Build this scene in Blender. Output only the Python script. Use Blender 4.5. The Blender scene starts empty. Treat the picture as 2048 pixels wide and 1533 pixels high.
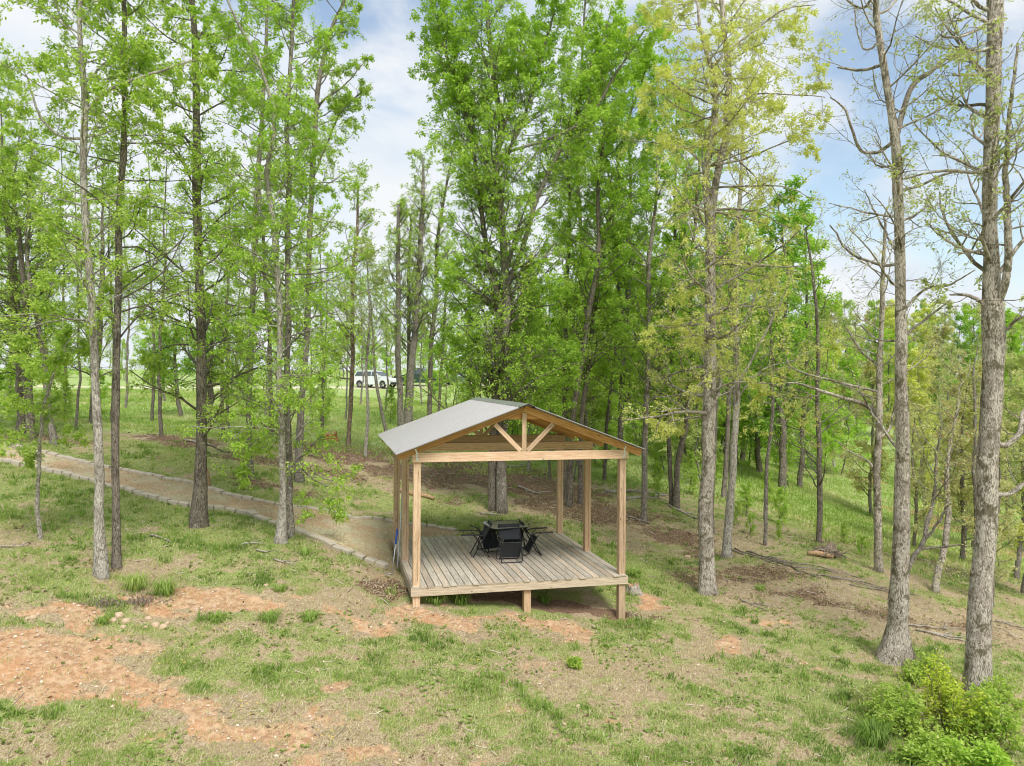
import bpy, math, random
import numpy as np
from mathutils import Matrix, Vector, Euler

# ------------------------------------------------------------------ camera, world, sun
S = bpy.context.scene
COL = S.collection
CAMZ = 5.5
F, PITCH, ROLL = 1525.0, -0.005, 0.007
cam = bpy.data.objects.new('camera', bpy.data.cameras.new('camera')); COL.objects.link(cam)
cam.data.sensor_width = 36; cam.data.lens = F/2048*36; cam.data.clip_start = .1; cam.data.clip_end = 6000
fw = Vector((0, math.cos(PITCH), math.sin(PITCH))); up0 = Vector((0, -math.sin(PITCH), math.cos(PITCH))); rt0 = Vector((1, 0, 0))
rt = rt0*math.cos(ROLL)+up0*math.sin(ROLL); up = up0*math.cos(ROLL)-rt0*math.sin(ROLL)
M = Matrix((rt, up, -fw)).transposed().to_4x4(); M.translation = (0, 0, CAMZ)
cam.matrix_world = M
S.camera = cam
S.render.engine = 'CYCLES'; S.cycles.pixel_filter_type = 'BLACKMAN_HARRIS'; S.cycles.filter_width = 1.05
S.view_settings.view_transform = 'Standard'; S.view_settings.look = 'None'
S.view_settings.exposure = 1.3; S.view_settings.gamma = 1
SUN_EL, SUN_AZ = math.radians(52), math.radians(158)      # azimuth clockwise from +Y: behind the camera, to the right
W = bpy.data.worlds.new('World'); S.world = W; W.use_nodes = True
SUN_STR = 1.5; SUN_ANG = 22
CLOUD = (3.75, 3.85, 3.98, 1)

def ray(px, py):
    u = (px-1024)/F; w = (py-766.5)/F
    a = u*math.cos(ROLL)+w*math.sin(ROLL); b = -u*math.sin(ROLL)+w*math.cos(ROLL)
    d = fw+rt0*a-up0*b
    return np.array(d)
def at(px, py, depth):
    return np.array([0, 0, CAMZ])+ray(px, py)*depth

def world():
    nt = W.node_tree; N = nt.nodes; L = nt.links; N.clear()
    out = N.new('ShaderNodeOutputWorld'); bg = N.new('ShaderNodeBackground'); bg.inputs[1].default_value = .1
    sky = N.new('ShaderNodeTexSky'); sky.sky_type = 'NISHITA'; sky.sun_disc = False
    sky.sun_elevation = SUN_EL; sky.sun_rotation = SUN_AZ; sky.air_density = 1.2; sky.dust_density = 1.0; sky.ozone_density = 1.5
    tc = N.new('ShaderNodeTexCoord'); mp = N.new('ShaderNodeMapping'); mp.inputs['Scale'].default_value = (1, 1, 2.2)
    L.new(tc.outputs['Generated'], mp.inputs[0])
    n1 = N.new('ShaderNodeTexNoise'); n1.inputs['Scale'].default_value = 3.2; n1.inputs['Detail'].default_value = 9; n1.inputs['Roughness'].default_value = .56
    n1.inputs['Distortion'].default_value = .35
    L.new(mp.outputs[0], n1.inputs['Vector'])
    # clear gaps in the cloud at given directions of the sky
    acc = None
    for (px, py, rad, amt) in [(780, 30, .13, .27), (870, 120, .10, .12), (2010, 330, .13, .34), (1870, 200, .14, .32), (1760, 90, .14, .27), (1700, 330, .12, .25), (1960, 60, .14, .26), (860, 60, .09, .22), (1500, 240, .10, .14), (1340, 200, .1, .14), (690, -150, .2, .2), (1900, -60, .18, .2)]:
        d = ray(px, py); d = d/np.linalg.norm(d)
        v = N.new('ShaderNodeVectorMath'); v.operation = 'DISTANCE'; v.inputs[1].default_value = d.tolist(); L.new(tc.outputs['Generated'], v.inputs[0])
        r = N.new('ShaderNodeMapRange'); r.interpolation_type = 'SMOOTHSTEP'
        r.inputs['From Min'].default_value = 0; r.inputs['From Max'].default_value = rad*1.6; r.inputs['To Min'].default_value = amt; r.inputs['To Max'].default_value = 0
        L.new(v.outputs['Value'], r.inputs['Value'])
        if acc is None: acc = r.outputs[0]
        else:
            a = N.new('ShaderNodeMath'); a.operation = 'MAXIMUM'; L.new(acc, a.inputs[0]); L.new(r.outputs[0], a.inputs[1]); acc = a.outputs[0]
    sub = N.new('ShaderNodeMath'); sub.operation = 'SUBTRACT'; L.new(n1.outputs[0], sub.inputs[0]); L.new(acc, sub.inputs[1])
    cr = N.new('ShaderNodeMapRange'); cr.interpolation_type = 'SMOOTHSTEP'
    cr.inputs['From Min'].default_value = .20; cr.inputs['From Max'].default_value = .47; cr.inputs['To Min'].default_value = .12; cr.inputs['To Max'].default_value = 1
    L.new(sub.outputs[0], cr.inputs['Value'])
    # soft grey shading inside the cloud
    n2 = N.new('ShaderNodeTexNoise'); n2.inputs['Scale'].default_value = 6; n2.inputs['Detail'].default_value = 6; L.new(mp.outputs[0], n2.inputs['Vector'])
    c2 = N.new('ShaderNodeMix'); c2.data_type = 'RGBA'; c2.inputs[6].default_value = (3.2, 3.5, 3.85, 1); c2.inputs[7].default_value = CLOUD
    m2 = N.new('ShaderNodeMapRange'); m2.inputs['From Min'].default_value = .38; m2.inputs['From Max'].default_value = .58; L.new(n2.outputs[0], m2.inputs['Value']); L.new(m2.outputs[0], c2.inputs[0])
    gain = N.new('ShaderNodeMix'); gain.data_type = 'RGBA'; gain.blend_type = 'MULTIPLY'; gain.inputs[0].default_value = 1; gain.inputs[7].default_value = (.80, .78, .74, 1)
    L.new(sky.outputs[0], gain.inputs[6])
    mx = N.new('ShaderNodeMix'); mx.data_type = 'RGBA'; L.new(cr.outputs[0], mx.inputs[0]); L.new(gain.outputs[2], mx.inputs[6]); L.new(c2.outputs[2], mx.inputs[7])
    L.new(mx.outputs[2], bg.inputs[0]); L.new(bg.outputs[0], out.inputs[0])
world()
sl = bpy.data.lights.new('sun', 'SUN'); sl.energy = SUN_STR; sl.angle = math.radians(SUN_ANG); sl.color = (1, .955, .88)
sun = bpy.data.objects.new('sun', sl); COL.objects.link(sun)
sd = Vector((math.sin(SUN_AZ)*math.cos(SUN_EL), math.cos(SUN_AZ)*math.cos(SUN_EL), math.sin(SUN_EL)))
sun.rotation_euler = sd.to_track_quat('Z', 'Y').to_euler(); sun.location = (0, 0, 40)

# ------------------------------------------------------------------ helpers
RNG = np.random.default_rng(7)
def tag(o, label=None, cat=None, group=None, kind=None):
    if label: o['label'] = label
    if cat: o['category'] = cat
    if group: o['group'] = group
    if kind: o['kind'] = kind
    return o
def empty(name, loc=(0, 0, 0), rz=0, label=None, cat=None, group=None):
    o = bpy.data.objects.new(name, None); o.empty_display_size = .2; COL.objects.link(o); o.location = [float(c) for c in loc]; o.rotation_euler = (0, 0, rz)
    return tag(o, label, cat, group)
def mesh(name, V, Fs, mat, parent=None, smooth=False, attrs=None, loc=None):
    me = bpy.data.meshes.new(name)
    V = np.asarray(V, np.float32).reshape(-1, 3)
    me.vertices.add(len(V)); me.vertices.foreach_set('co', V.ravel())
    Fs = [np.asarray(f, np.int32) for f in Fs if len(f)]
    nl = sum(f.size for f in Fs); nf = sum(len(f) for f in Fs)
    me.loops.add(nl); me.polygons.add(nf)
    me.loops.foreach_set('vertex_index', np.concatenate([f.ravel() for f in Fs]))
    tot = np.concatenate([np.full(len(f), f.shape[1], np.int32) for f in Fs]); st = np.concatenate([[0], np.cumsum(tot)[:-1]]).astype(np.int32)
    me.polygons.foreach_set('loop_start', st)
    try: me.polygons.foreach_set('loop_total', tot)
    except Exception: pass
    for (an, dom, typ, arr) in (attrs or []):
        a = me.attributes.new(an, typ, dom)
        a.data.foreach_set('color' if 'COLOR' in typ else 'value', np.asarray(arr, np.float32).ravel())
    me.update(calc_edges=True); me.validate()
    me.polygons.foreach_set('use_smooth', np.full(len(me.polygons), bool(smooth)))
    if mat: me.materials.append(mat)
    o = bpy.data.objects.new(name, me); COL.objects.link(o)
    if parent: o.parent = parent
    if loc is not None: o.location = [float(c) for c in loc]
    return o

class MB:
    def __init__(s): s.V = []; s.Q = []; s.T = []; s.n = 0; s.tq = []; s.tt = []
    def add(s, V, Q=(), T=(), tint=0.5):
        V = np.asarray(V, float).reshape(-1, 3); s.V.append(V)
        if len(Q): Q = np.asarray(Q)+s.n; s.Q.append(Q); s.tq += [tint]*len(Q)
        if len(T): T = np.asarray(T)+s.n; s.T.append(T); s.tt += [tint]*len(T)
        s.n += len(V)
    def hexa(s, c, tint=.5):   # 8 corners: bottom 4 ccw, top 4 ccw
        s.add(c, [[3, 2, 1, 0], [4, 5, 6, 7], [0, 1, 5, 4], [1, 2, 6, 5], [2, 3, 7, 6], [3, 0, 4, 7]], tint=tint)
    def box(s, x0, x1, y0, y1, z0, z1, tint=.5):
        s.hexa([(x0, y0, z0), (x1, y0, z0), (x1, y1, z0), (x0, y1, z0), (x0, y0, z1), (x1, y0, z1), (x1, y1, z1), (x0, y1, z1)], tint)
    def bar(s, p, q, w, h, upv=(0, 0, 1), tint=.5):
        p = np.array(p, float); q = np.array(q, float); d = q-p; d /= np.linalg.norm(d)
        a = np.cross(d, upv); a /= np.linalg.norm(a); b = np.cross(a, d)
        a = a*w/2; b = b*h/2
        s.hexa([p-a-b, p+a-b, q+a-b, q-a-b, p-a+b, p+a+b, q+a+b, q-a+b], tint)
    def tube(s, pts, r, sides=8, cap=True):
        P = np.array(pts, float); n = len(P); R = np.full(n, r) if np.isscalar(r) else np.array(r)
        V, Q = tubes(P[None], R[None], sides); k0 = s.n; s.add(V, Q)
        if cap:
            T = []
            for e in (0, n-1):
                s.V.append(P[e][None]); c = s.n; s.n += 1
                for i in range(sides):
                    a, b = k0+e*sides+i, k0+e*sides+(i+1) % sides
                    T.append((c, b, a) if e == 0 else (c, a, b))
            s.T.append(np.array(T)); s.tt += [.5]*len(T)
    def build(s, name, mat, parent=None, smooth=False, loc=None):
        V = np.concatenate(s.V); Fs = []; t = []
        if s.Q: Fs.append(np.concatenate(s.Q)); t += s.tq
        if s.T: Fs.append(np.concatenate(s.T)); t += s.tt
        return mesh(name, V, Fs, mat, parent, smooth, [('tint', 'FACE', 'FLOAT', t)], loc)

def nrm(v): return v/np.maximum(np.linalg.norm(v, axis=-1, keepdims=True), 1e-9)
def tubes(P, R, sides):
    K, n, _ = P.shape
    T = np.empty_like(P); T[:, 1:-1] = P[:, 2:]-P[:, :-2]; T[:, 0] = P[:, 1]-P[:, 0]; T[:, -1] = P[:, -1]-P[:, -2]; T = nrm(T)
    mean = nrm(P[:, -1]-P[:, 0]+1e-6)
    ref = np.where(np.abs(mean[:, 2:3]) > .8, np.array([[1., 0, 0]]), np.array([[0, 0, 1.]]))
    A = nrm(np.cross(T, ref[:, None, :])); B = np.cross(T, A)
    ang = np.arange(sides)/sides*2*math.pi
    V = P[:, :, None, :]+R[..., None, None]*(np.cos(ang)[None, None, :, None]*A[:, :, None, :]+np.sin(ang)[None, None, :, None]*B[:, :, None, :])
    idx = np.arange(K*n*sides).reshape(K, n, sides); nx = np.roll(idx, -1, axis=2)
    Q = np.stack([idx[:, :-1], nx[:, :-1], nx[:, 1:], idx[:, 1:]], -1).reshape(-1, 4)
    return V.reshape(-1, 3), Q

# numpy value noise
def vnoise(x, y, seed=0):
    xi = np.floor(x).astype(np.int64); yi = np.floor(y).astype(np.int64); xf = x-xi; yf = y-yi
    def h(a, b):
        n = (a*374761393+b*668265263+seed*69069) & 0x7fffffff
        n = ((n ^ (n >> 13))*1274126177) & 0x7fffffff
        return ((n ^ (n >> 16)) & 0xffff)/65535.
    u = xf*xf*(3-2*xf); v = yf*yf*(3-2*yf)
    return (h(xi, yi)*(1-u)+h(xi+1, yi)*u)*(1-v)+(h(xi, yi+1)*(1-u)+h(xi+1, yi+1)*u)*v
def fbm(x, y, s, octv=4, seed=0):
    t = 0; a = 1; n = 0
    for i in range(octv):
        t = t+a*vnoise(x*s+i*17.3, y*s+i*9.1, seed+i); n += a; a *= .55; s *= 2.07
    return t/n

# ------------------------------------------------------------------ terrain
CP = [(833, 1214, 14.8), (1243, 1242, 15.7), (784, 1083, 19.1), (1124, 1080, 20.1), (1024, 1533, 9.9), (0, 1533, 9.3), (2048, 1533, 11),
      (205, 1155, 14.2), (1785, 1320, 15), (1955, 1390, 13.8), (1415, 1185, 18), (1452, 1113, 21.5), (1290, 1043, 24.5), (1000, 1025, 23), (395, 1050, 18),
      (563, 1085, 17), (0, 925, 21), (0, 1180, 12.8), (50, 865, 25), (500, 955, 22.5), (697, 885, 31), (360, 830, 40), (870, 830, 45), (300, 774, 70), (750, 776, 75), (0, 772, 65),
      (960, 772, 80), (300, 757, 110), (1600, 1135, 19.5), (1757, 1180, 19), (2048, 1270, 17.5), (1645, 1100, 22.3), (1638, 1086, 23.5), (1757, 1141, 21), (1868, 1181, 19.5),
      (1700, 1050, 30), (2000, 1110, 30), (1600, 950, 45), (1590, 872, 66), (1850, 950, 50), (2048, 1000, 42), (1900, 850, 78), (2100, 830, 75), (1350, 900, 42), (1250, 840, 70), (1480, 850, 72), (500, 850, 36), (1024, 960, 28)]
P_ = [at(*c) for c in CP]+[np.array(p)+np.array([0, 0, CAMZ]) for p in [(-40, 10, -1), (-25, 5, -2.6), (30, 8, -8.4), (0, 2, -5.7), (-70, 60, -.2), (70, 40, -6), (70, 110, -1.5), (0, -20, -7), (-40, -20, -3.5), (40, -20, -10),
      (-60, 130, .6), (0, 140, .6), (60, 160, 2.5), (-160, 100, .5), (160, 100, 2), (-150, -50, -1), (150, -50, -6)]]
P_ = np.array(P_)
def _phi(a, b): return np.sqrt(((a[:, None, :2]-b[None, :, :2])**2).sum(-1)+9.)
_n = len(P_); _A = np.zeros((_n+3, _n+3)); _A[:_n, :_n] = _phi(P_, P_)-np.eye(_n)*.02; _A[:_n, _n] = 1; _A[:_n, _n+1:] = P_[:, :2]; _A[_n:, :_n] = _A[:_n, _n:].T
_w = np.linalg.solve(_A, np.concatenate([P_[:, 2], [0, 0, 0]]))
DK = dict(x=-1.889, y=14.728, z=CAMZ-4.018, a=.24, W=4.393, D=4.466)
DC, DS = math.cos(DK['a']), math.sin(DK['a'])
def ground(x, y):
    x = np.atleast_1d(np.asarray(x, float)); y = np.atleast_1d(np.asarray(y, float)); sh = x.shape
    q = np.stack([x.ravel(), y.ravel()], -1); z = np.empty(len(q))
    for i in range(0, len(q), 20000):
        p = q[i:i+20000]; z[i:i+20000] = _phi(p, P_)@_w[:_n]+_w[_n]+p@_w[_n+1:]
    r = np.hypot(q[:, 0], q[:, 1]-40); t = np.clip((r-110)/120, 0, 1); t = t*t*(3-2*t)
    z = z*(1-t)+(CAMZ+.8+2*vnoise(q[:, 0]*.008, q[:, 1]*.008, 5))*t
    # keep below the deck
    lx = (q[:, 0]-DK['x'])*DC+(q[:, 1]-DK['y'])*DS; ly = -(q[:, 0]-DK['x'])*DS+(q[:, 1]-DK['y'])*DC
    ins = (lx > -.15) & (lx < DK['W']+.15) & (ly > -.1) & (ly < DK['D']+.1)
    z = np.where(ins, np.minimum(z, DK['z']-.22), z)
    near = np.clip(1-(r-25)/30, 0, 1)
    z = z+near*((fbm(q[:, 0], q[:, 1], 1.1, 4, 3)-.5)*.15+(fbm(q[:, 0], q[:, 1], 4, 3, 9)-.5)*.06)
    return z.reshape(sh)
def hit(px, py, lo=6, hi=260):
    d = np.exp(np.linspace(math.log(lo), math.log(hi), 900)); r = ray(px, py); p = np.array([0, 0, CAMZ])+r[None]*d[:, None]
    f = p[:, 2]-ground(p[:, 0], p[:, 1]); k = np.where(f < 0)[0]
    if len(k) == 0: return p[-1]
    k = k[0]
    if k == 0: return p[0]
    t = f[k-1]/(f[k-1]-f[k]); q = p[k-1]*(1-t)+p[k]*t
    q[2] = ground(q[0], q[1])[0]; return q
def gpt(x, y): return np.array([x, y, ground(x, y)[0]])

# ---- ground cover masks, from places in the world found once through the photograph
def patch_list(L):
    out = []
    for (px, py, rx, ry, s) in L:
        c = hit(px, py); a = hit(px, py-ry); b = hit(px, py+ry)
        out.append((c[0], c[1], rx*c[1]/F, max(.15, abs(a[1]-b[1])/2), s))
    return out
DIRT = patch_list([(180, 1340, 110, 30, 1.0), (280, 1385, 130, 32, 1.0), (380, 1430, 150, 35, 1.0), (520, 1480, 190, 35, .95), (680, 1510, 220, 35, .85), (230, 1290, 160, 30, .8), (880, 1225, 90, 14, .8), (700, 1235, 110, 20, .8), (980, 1228, 120, 14, .7), (1000, 1440, 90, 25, .55), (900, 1515, 260, 24, .6), (1250, 1440, 70, 20, .5), (820, 1400, 60, 18, .55), (1190, 1380, 50, 18, .55), (560, 1290, 50, 20, .6), (1340, 1340, 60, 16, .5), (1600, 1330, 60, 16, .45), (60, 1290, 170, 60, 1), (40, 1340, 200, 60, .8), (430, 1200, 170, 24, 1.1), (330, 1215, 120, 22, 1), (110, 1222, 120, 20, 1), (300, 1285, 150, 40, .55), (640, 1222, 60, 22, .8), (850, 1240, 120, 20, .85), (1100, 1255, 140, 22, .75),
    (620, 1200, 130, 14, .7), (700, 1375, 45, 35, .8), (1440, 1290, 60, 20, 1), (1535, 1243, 45, 13, 1), (1310, 1208, 45, 12, .9), (1065, 1345, 45, 45, .7), (640, 1440, 170, 45, .6), (430, 1490, 300, 45, .5), (250, 1400, 200, 40, .5), (60, 1500, 120, 30, .5), (1480, 1500, 90, 30, .45), (980, 1500, 200, 30, .4), (1370, 1420, 60, 25, .5),
    (1480, 1170, 120, 14, .5), (1160, 1300, 60, 20, .5), (800, 1330, 60, 20, .45), (760, 1160, 60, 22, .6), (1840, 1030, 90, 8, 1.1), (1930, 1060, 120, 10, 1.1), (1740, 960, 50, 8, .8), (2040, 1110, 90, 14, .9), (1650, 900, 50, 10, .4)])
SOIL = patch_list([(340, 880, 150, 12, .9), (520, 920, 120, 14, .9), (690, 900, 110, 26, 1.2), (700, 870, 90, 14, 1), (830, 950, 150, 22, 1), (640, 945, 160, 18, .8), (1000, 960, 250, 24, 1), (1160, 1020, 170, 26, 1), (900, 925, 300, 16, 1.0), (1330, 1070, 170, 24, .8), (1250, 1090, 110, 20, .5), (60, 1060, 80, 18, .5), (230, 1140, 120, 14, .6),
    (1480, 1150, 200, 26, .75), (1600, 1190, 200, 26, .75), (1780, 1230, 200, 26, .7), (1950, 1260, 160, 30, .7), (1400, 1110, 100, 20, .6), (760, 1175, 70, 30, .9), (100, 880, 160, 12, .7), (480, 1130, 160, 16, .45), (640, 1010, 120, 12, .4), (560, 975, 140, 16, .7), (1050, 1195, 260, 14, 1.2), (1060, 1060, 200, 12, .5)])
GREEN = patch_list([(150, 970, 190, 30, .7), (300, 1010, 180, 30, .6), (150, 1060, 150, 20, .4), (640, 1340, 300, 50, .45), (500, 1330, 180, 35, .4), (330, 900, 120, 16, .7), (430, 960, 120, 12, .5), (700, 1010, 120, 14, .5), (700, 800, 300, 40, .9), (100, 815, 400, 30, .8), (1320, 1155, 130, 22, .6), (1750, 1290, 160, 30, .5), (1650, 1240, 110, 20, .3), (900, 1040, 120, 20, .5), (650, 1160, 120, 14, .4), (980, 1210, 140, 10, .8),
    (1500, 1200, 200, 30, .3), (100, 1420, 120, 30, .35), (400, 1420, 120, 25, .3), (950, 1380, 160, 40, .3), (1950, 1330, 150, 30, .5), (850, 1130, 60, 14, .3)])
def pm(x, y, L):
    m = np.zeros_like(x)
    for (cx, cy, rx, ry, s) in L:
        d = ((x-cx)/rx)**2+((y-cy)/ry)**2
        m = np.maximum(m, s*np.exp(-d*.9))
    return m
UP = [(-60, 878), (0, 888), (60, 902), (120, 914), (190, 932), (250, 942), (330, 958), (390, 968), (440, 985), (500, 1000), (560, 1012), (640, 1021), (720, 1038), (800, 1047), (870, 1055), (925, 1064)]
LOW = [(-60, 913), (0, 924), (60, 935), (130, 950), (190, 966), (250, 980), (320, 1000), (385, 1015), (440, 1020), (500, 1030), (520, 1040), (560, 1052), (620, 1075), (660, 1092), (700, 1110), (740, 1125), (776, 1138)]
UPW = np.array([hit(*p)[:2] for p in UP]); LOWW = np.array([hit(*p)[:2] for p in LOW])
def inpoly(x, y, poly):
    c = np.zeros(x.shape, bool); n = len(poly)
    for i in range(n):
        x0, y0 = poly[i]; x1, y1 = poly[(i+1) % n]
        k = ((y0 > y) != (y1 > y)) & (x < (x1-x0)*(y-y0)/(y1-y0+1e-12)+x0); c ^= k
    return c
PATHPOLY = np.concatenate([UPW, LOWW[::-1]])
ROADC = [(x, y) for x, y in [(-90, 62), (-43, 66), (-32, 68), (-22, 73), (-13, 76), (-3, 82), (10, 92), (30, 108)]]
def seg_dist(x, y, L):
    m = np.full(x.shape, 1e9)
    for (a, b), (c, d) in zip(L[:-1], L[1:]):
        vx, vy = c-a, d-b; t = np.clip(((x-a)*vx+(y-b)*vy)/(vx*vx+vy*vy), 0, 1)
        m = np.minimum(m, np.hypot(x-a-t*vx, y-b-t*vy))
    return m
def masks(x, y):
    n1 = fbm(x, y, .55, 5, 21); n2 = fbm(x, y, 2.3, 4, 31); n3 = fbm(x, y, 7, 3, 41)
    jx = (fbm(x, y, 1.5, 3, 51)-.5)*1.2; jy = (fbm(x, y, 1.5, 3, 61)-.5)*1.2
    nn = (n1*.4+n2*.35+n3*.25-.5)*2.4
    pd = pm(x+jx, y+jy, DIRT); ps = pm(x+jx, y+jy, SOIL); pg = pm(x+jx, y+jy, GREEN)
    far = np.clip((np.hypot(x, y)-27)/10, 0, 1)
    d = np.clip((pd-.42+nn*.55-pg*.25)*3.0, 0, 1)
    d = np.maximum(d, np.clip((nn-.50-pg)*3, 0, .55)*(1-far))
    s = np.clip((ps-.38+nn*.45)*2.6, 0, 1)
    wood = np.clip(1-np.abs((y-24)/9), 0, 1)*(1-far)
    s = np.maximum(s, np.clip((wood*.55+nn*.8-.35-pg*.6)*2, 0, 1)*.8)
    g = np.clip(.56+nn*1.35+pg*1.0-pd*.9-ps*.6, 0, 1)
    g = np.where(far > 0, np.maximum(g, far*.9), g)
    pth = inpoly(x, y, PATHPOLY).astype(float)
    rd = np.clip((2.1-seg_dist(x, y, ROADC))*1.5, 0, 1)
    return d, g, s, pth, rd

xs = np.unique(np.concatenate([np.arange(-13, 14, .085), -13-np.cumsum(np.geomspace(.12, 3, 45)), 14+np.cumsum(np.geomspace(.12, 3, 45)), np.linspace(60, 3000, 30), -np.linspace(60, 3000, 30)]))
ys = np.unique(np.concatenate([np.arange(8.2, 26, .085), 26+np.cumsum(np.geomspace(.12, 3, 60)), 8.2-np.cumsum(np.geomspace(.12, 4, 25)), np.linspace(110, 3500, 30), -np.linspace(40, 1500, 12)]))
X, Y = np.meshgrid(xs, ys); Z = ground(X, Y)
d_, g_, s_, p_, r_ = masks(X, Y)

# ------------------------------------------------------------------ materials
def newmat(name):
    m = bpy.data.materials.new(name); m.use_nodes = True; nt = m.node_tree; nt.nodes.clear()
    return m, nt.nodes, nt.links
def ramp(N, stops, interp='LINEAR'):
    r = N.new('ShaderNodeValToRGB'); r.color_ramp.interpolation = interp; e = r.color_ramp.elements
    while len(e) < len(stops): e.new(.5)
    for k, (p, c) in enumerate(stops): e[k].position = p; e[k].color = (*c, 1)
    return r
def mixc(N, L, f, a, b, bt='MIX'):
    m = N.new('ShaderNodeMix'); m.data_type = 'RGBA'; m.blend_type = bt
    for s, v in ((0, f), (6, a), (7, b)):
        if hasattr(v, 'links'): L.new(v, m.inputs[s])
        else: m.inputs[s].default_value = v if s == 0 else (*v, 1)
    return m.outputs[2]
def math_(N, L, op, a, b=0., clamp=False):
    m = N.new('ShaderNodeMath'); m.operation = op; m.use_clamp = clamp
    for s, v in ((0, a), (1, b)):
        if hasattr(v, 'links'): L.new(v, m.inputs[s])
        else: m.inputs[s].default_value = v
    return m.outputs[0]
def noise(N, L, vec, scale, detail=5, rough=.55, dist=0):
    n = N.new('ShaderNodeTexNoise'); n.inputs['Scale'].default_value = scale; n.inputs['Detail'].default_value = detail; n.inputs['Roughness'].default_value = rough; n.inputs['Distortion'].default_value = dist
    L.new(vec, n.inputs['Vector']); return n.outputs[0]
def attr(N, name):
    a = N.new('ShaderNodeAttribute'); a.attribute_name = name; return a
def finish(m, N, L, col, rough=.8, bump=None, bs=.3, bd=.01, spec=.3, metal=0, sheen=0):
    o = N.new('ShaderNodeOutputMaterial'); p = N.new('ShaderNodeBsdfPrincipled')
    if hasattr(col, 'links'): L.new(col, p.inputs['Base Color'])
    else: p.inputs['Base Color'].default_value = (*col, 1)
    if hasattr(rough, 'links'): L.new(rough, p.inputs['Roughness'])
    else: p.inputs['Roughness'].default_value = rough
    p.inputs['Specular IOR Level'].default_value = spec; p.inputs['Metallic'].default_value = metal
    if bump is not None:
        b = N.new('ShaderNodeBump'); b.inputs['Strength'].default_value = bs; b.inputs['Distance'].default_value = bd; L.new(bump, b.inputs['Height']); L.new(b.outputs[0], p.inputs['Normal'])
    L.new(p.outputs[0], o.inputs[0]); return m

def m_ground():
    m, N, L = newmat('ground_cover')
    g = N.new('ShaderNodeNewGeometry'); P = g.outputs['Position']
    a1 = attr(N, 'cover'); sep = N.new('ShaderNodeSeparateColor'); L.new(a1.outputs['Color'], sep.inputs[0])
    D, G, SO = sep.outputs; a2 = attr(N, 'ways'); s2 = N.new('ShaderNodeSeparateColor'); L.new(a2.outputs['Color'], s2.inputs[0]); PA, RD, FAR = s2.outputs
    n1 = noise(N, L, P, 1.3, 6); n2 = noise(N, L, P, 9, 6, .65); n3 = noise(N, L, P, 38, 5, .7); n4 = noise(N, L, P, 90, 3, .7)
    dirt = mixc(N, L, ramp_fac(N, L, n2, .35, .65), (.36, .20, .105), (.62, .40, .235)); dirt = mixc(N, L, math_(N, L, 'MULTIPLY', ramp_fac(N, L, n1, .45, .62), .55), dirt, (.55, .27, .12))
    dirt = mixc(N, L, math_(N, L, 'MULTIPLY', ramp_fac(N, L, noise(N, L, P, 4.5, 8, .75), .48, .62), .65), dirt, (.60, .44, .29)); dirt = mixc(N, L, ramp_fac(N, L, n4, .52, .66), dirt, (.64, .50, .37)); dirt = mixc(N, L, math_(N, L, 'MULTIPLY', ramp_fac(N, L, noise(N, L, P, 22, 6, .8), .54, .64), .6), dirt, (.26, .145, .08))
    straw = mixc(N, L, ramp_fac(N, L, n3, .36, .64), (.25, .185, .115), (.58, .47, .32)); straw = mixc(N, L, ramp_fac(N, L, n2, .4, .7), straw, (.32, .24, .15))
    green = mixc(N, L, ramp_fac(N, L, n3, .36, .64), (.13, .18, .045), (.38, .43, .15)); green = mixc(N, L, ramp_fac(N, L, n2, .5, .75), green, (.27, .26, .11))
    soil = mixc(N, L, ramp_fac(N, L, n3, .36, .64), (.08, .05, .032), (.32, .21, .14)); soil = mixc(N, L, ramp_fac(N, L, n4, .58, .7), soil, (.36, .28, .2))
    mead = mixc(N, L, n2, (.24, .36, .10), (.38, .47, .17)); mead = mixc(N, L, ramp_fac(N, L, n1, .52, .72), mead, (.46, .45, .25))
    # break the painted mask with fine noise
    def brk(v, k=1.9, lo=.32, hi=.68):
        x = math_(N, L, 'ADD', v, math_(N, L, 'MULTIPLY', math_(N, L, 'SUBTRACT', math_(N, L, 'ADD', math_(N, L, 'MULTIPLY', n2, .5), math_(N, L, 'MULTIPLY', n3, .5)), .5), k))
        return ramp_fac(N, L, x, lo, hi)
    c = mixc(N, L, brk(G), straw, green)
    c = mixc(N, L, brk(SO), c, soil)
    c = mixc(N, L, brk(D), c, dirt)
    c = mixc(N, L, brk(FAR, .5), c, mead)
    c = mixc(N, L, brk(math_(N, L, 'MULTIPLY', D, FAR)), c, dirt)
    chips = mixc(N, L, n3, (.46, .31, .19), (.74, .58, .40)); chips = mixc(N, L, ramp_fac(N, L, n1, .42, .62), chips, mixc(N, L, n3, (.44, .42, .28), (.70, .66, .49)))
    c = mixc(N, L, PA, c, chips)
    road = mixc(N, L, n3, (.55, .46, .36), (.78, .70, .58))
    c = mixc(N, L, RD, c, road)
    h = math_(N, L, 'ADD', math_(N, L, 'MULTIPLY', n3, .6), math_(N, L, 'MULTIPLY', n4, .4))
    return finish(m, N, L, c, .95, h, .8, .03, .15)
def ramp_fac(N, L, v, lo, hi):
    r = N.new('ShaderNodeMapRange'); r.inputs['From Min'].default_value = lo; r.inputs['From Max'].default_value = hi; r.interpolation_type = 'SMOOTHSTEP'; L.new(v, r.inputs['Value']); return r.outputs[0]

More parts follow.
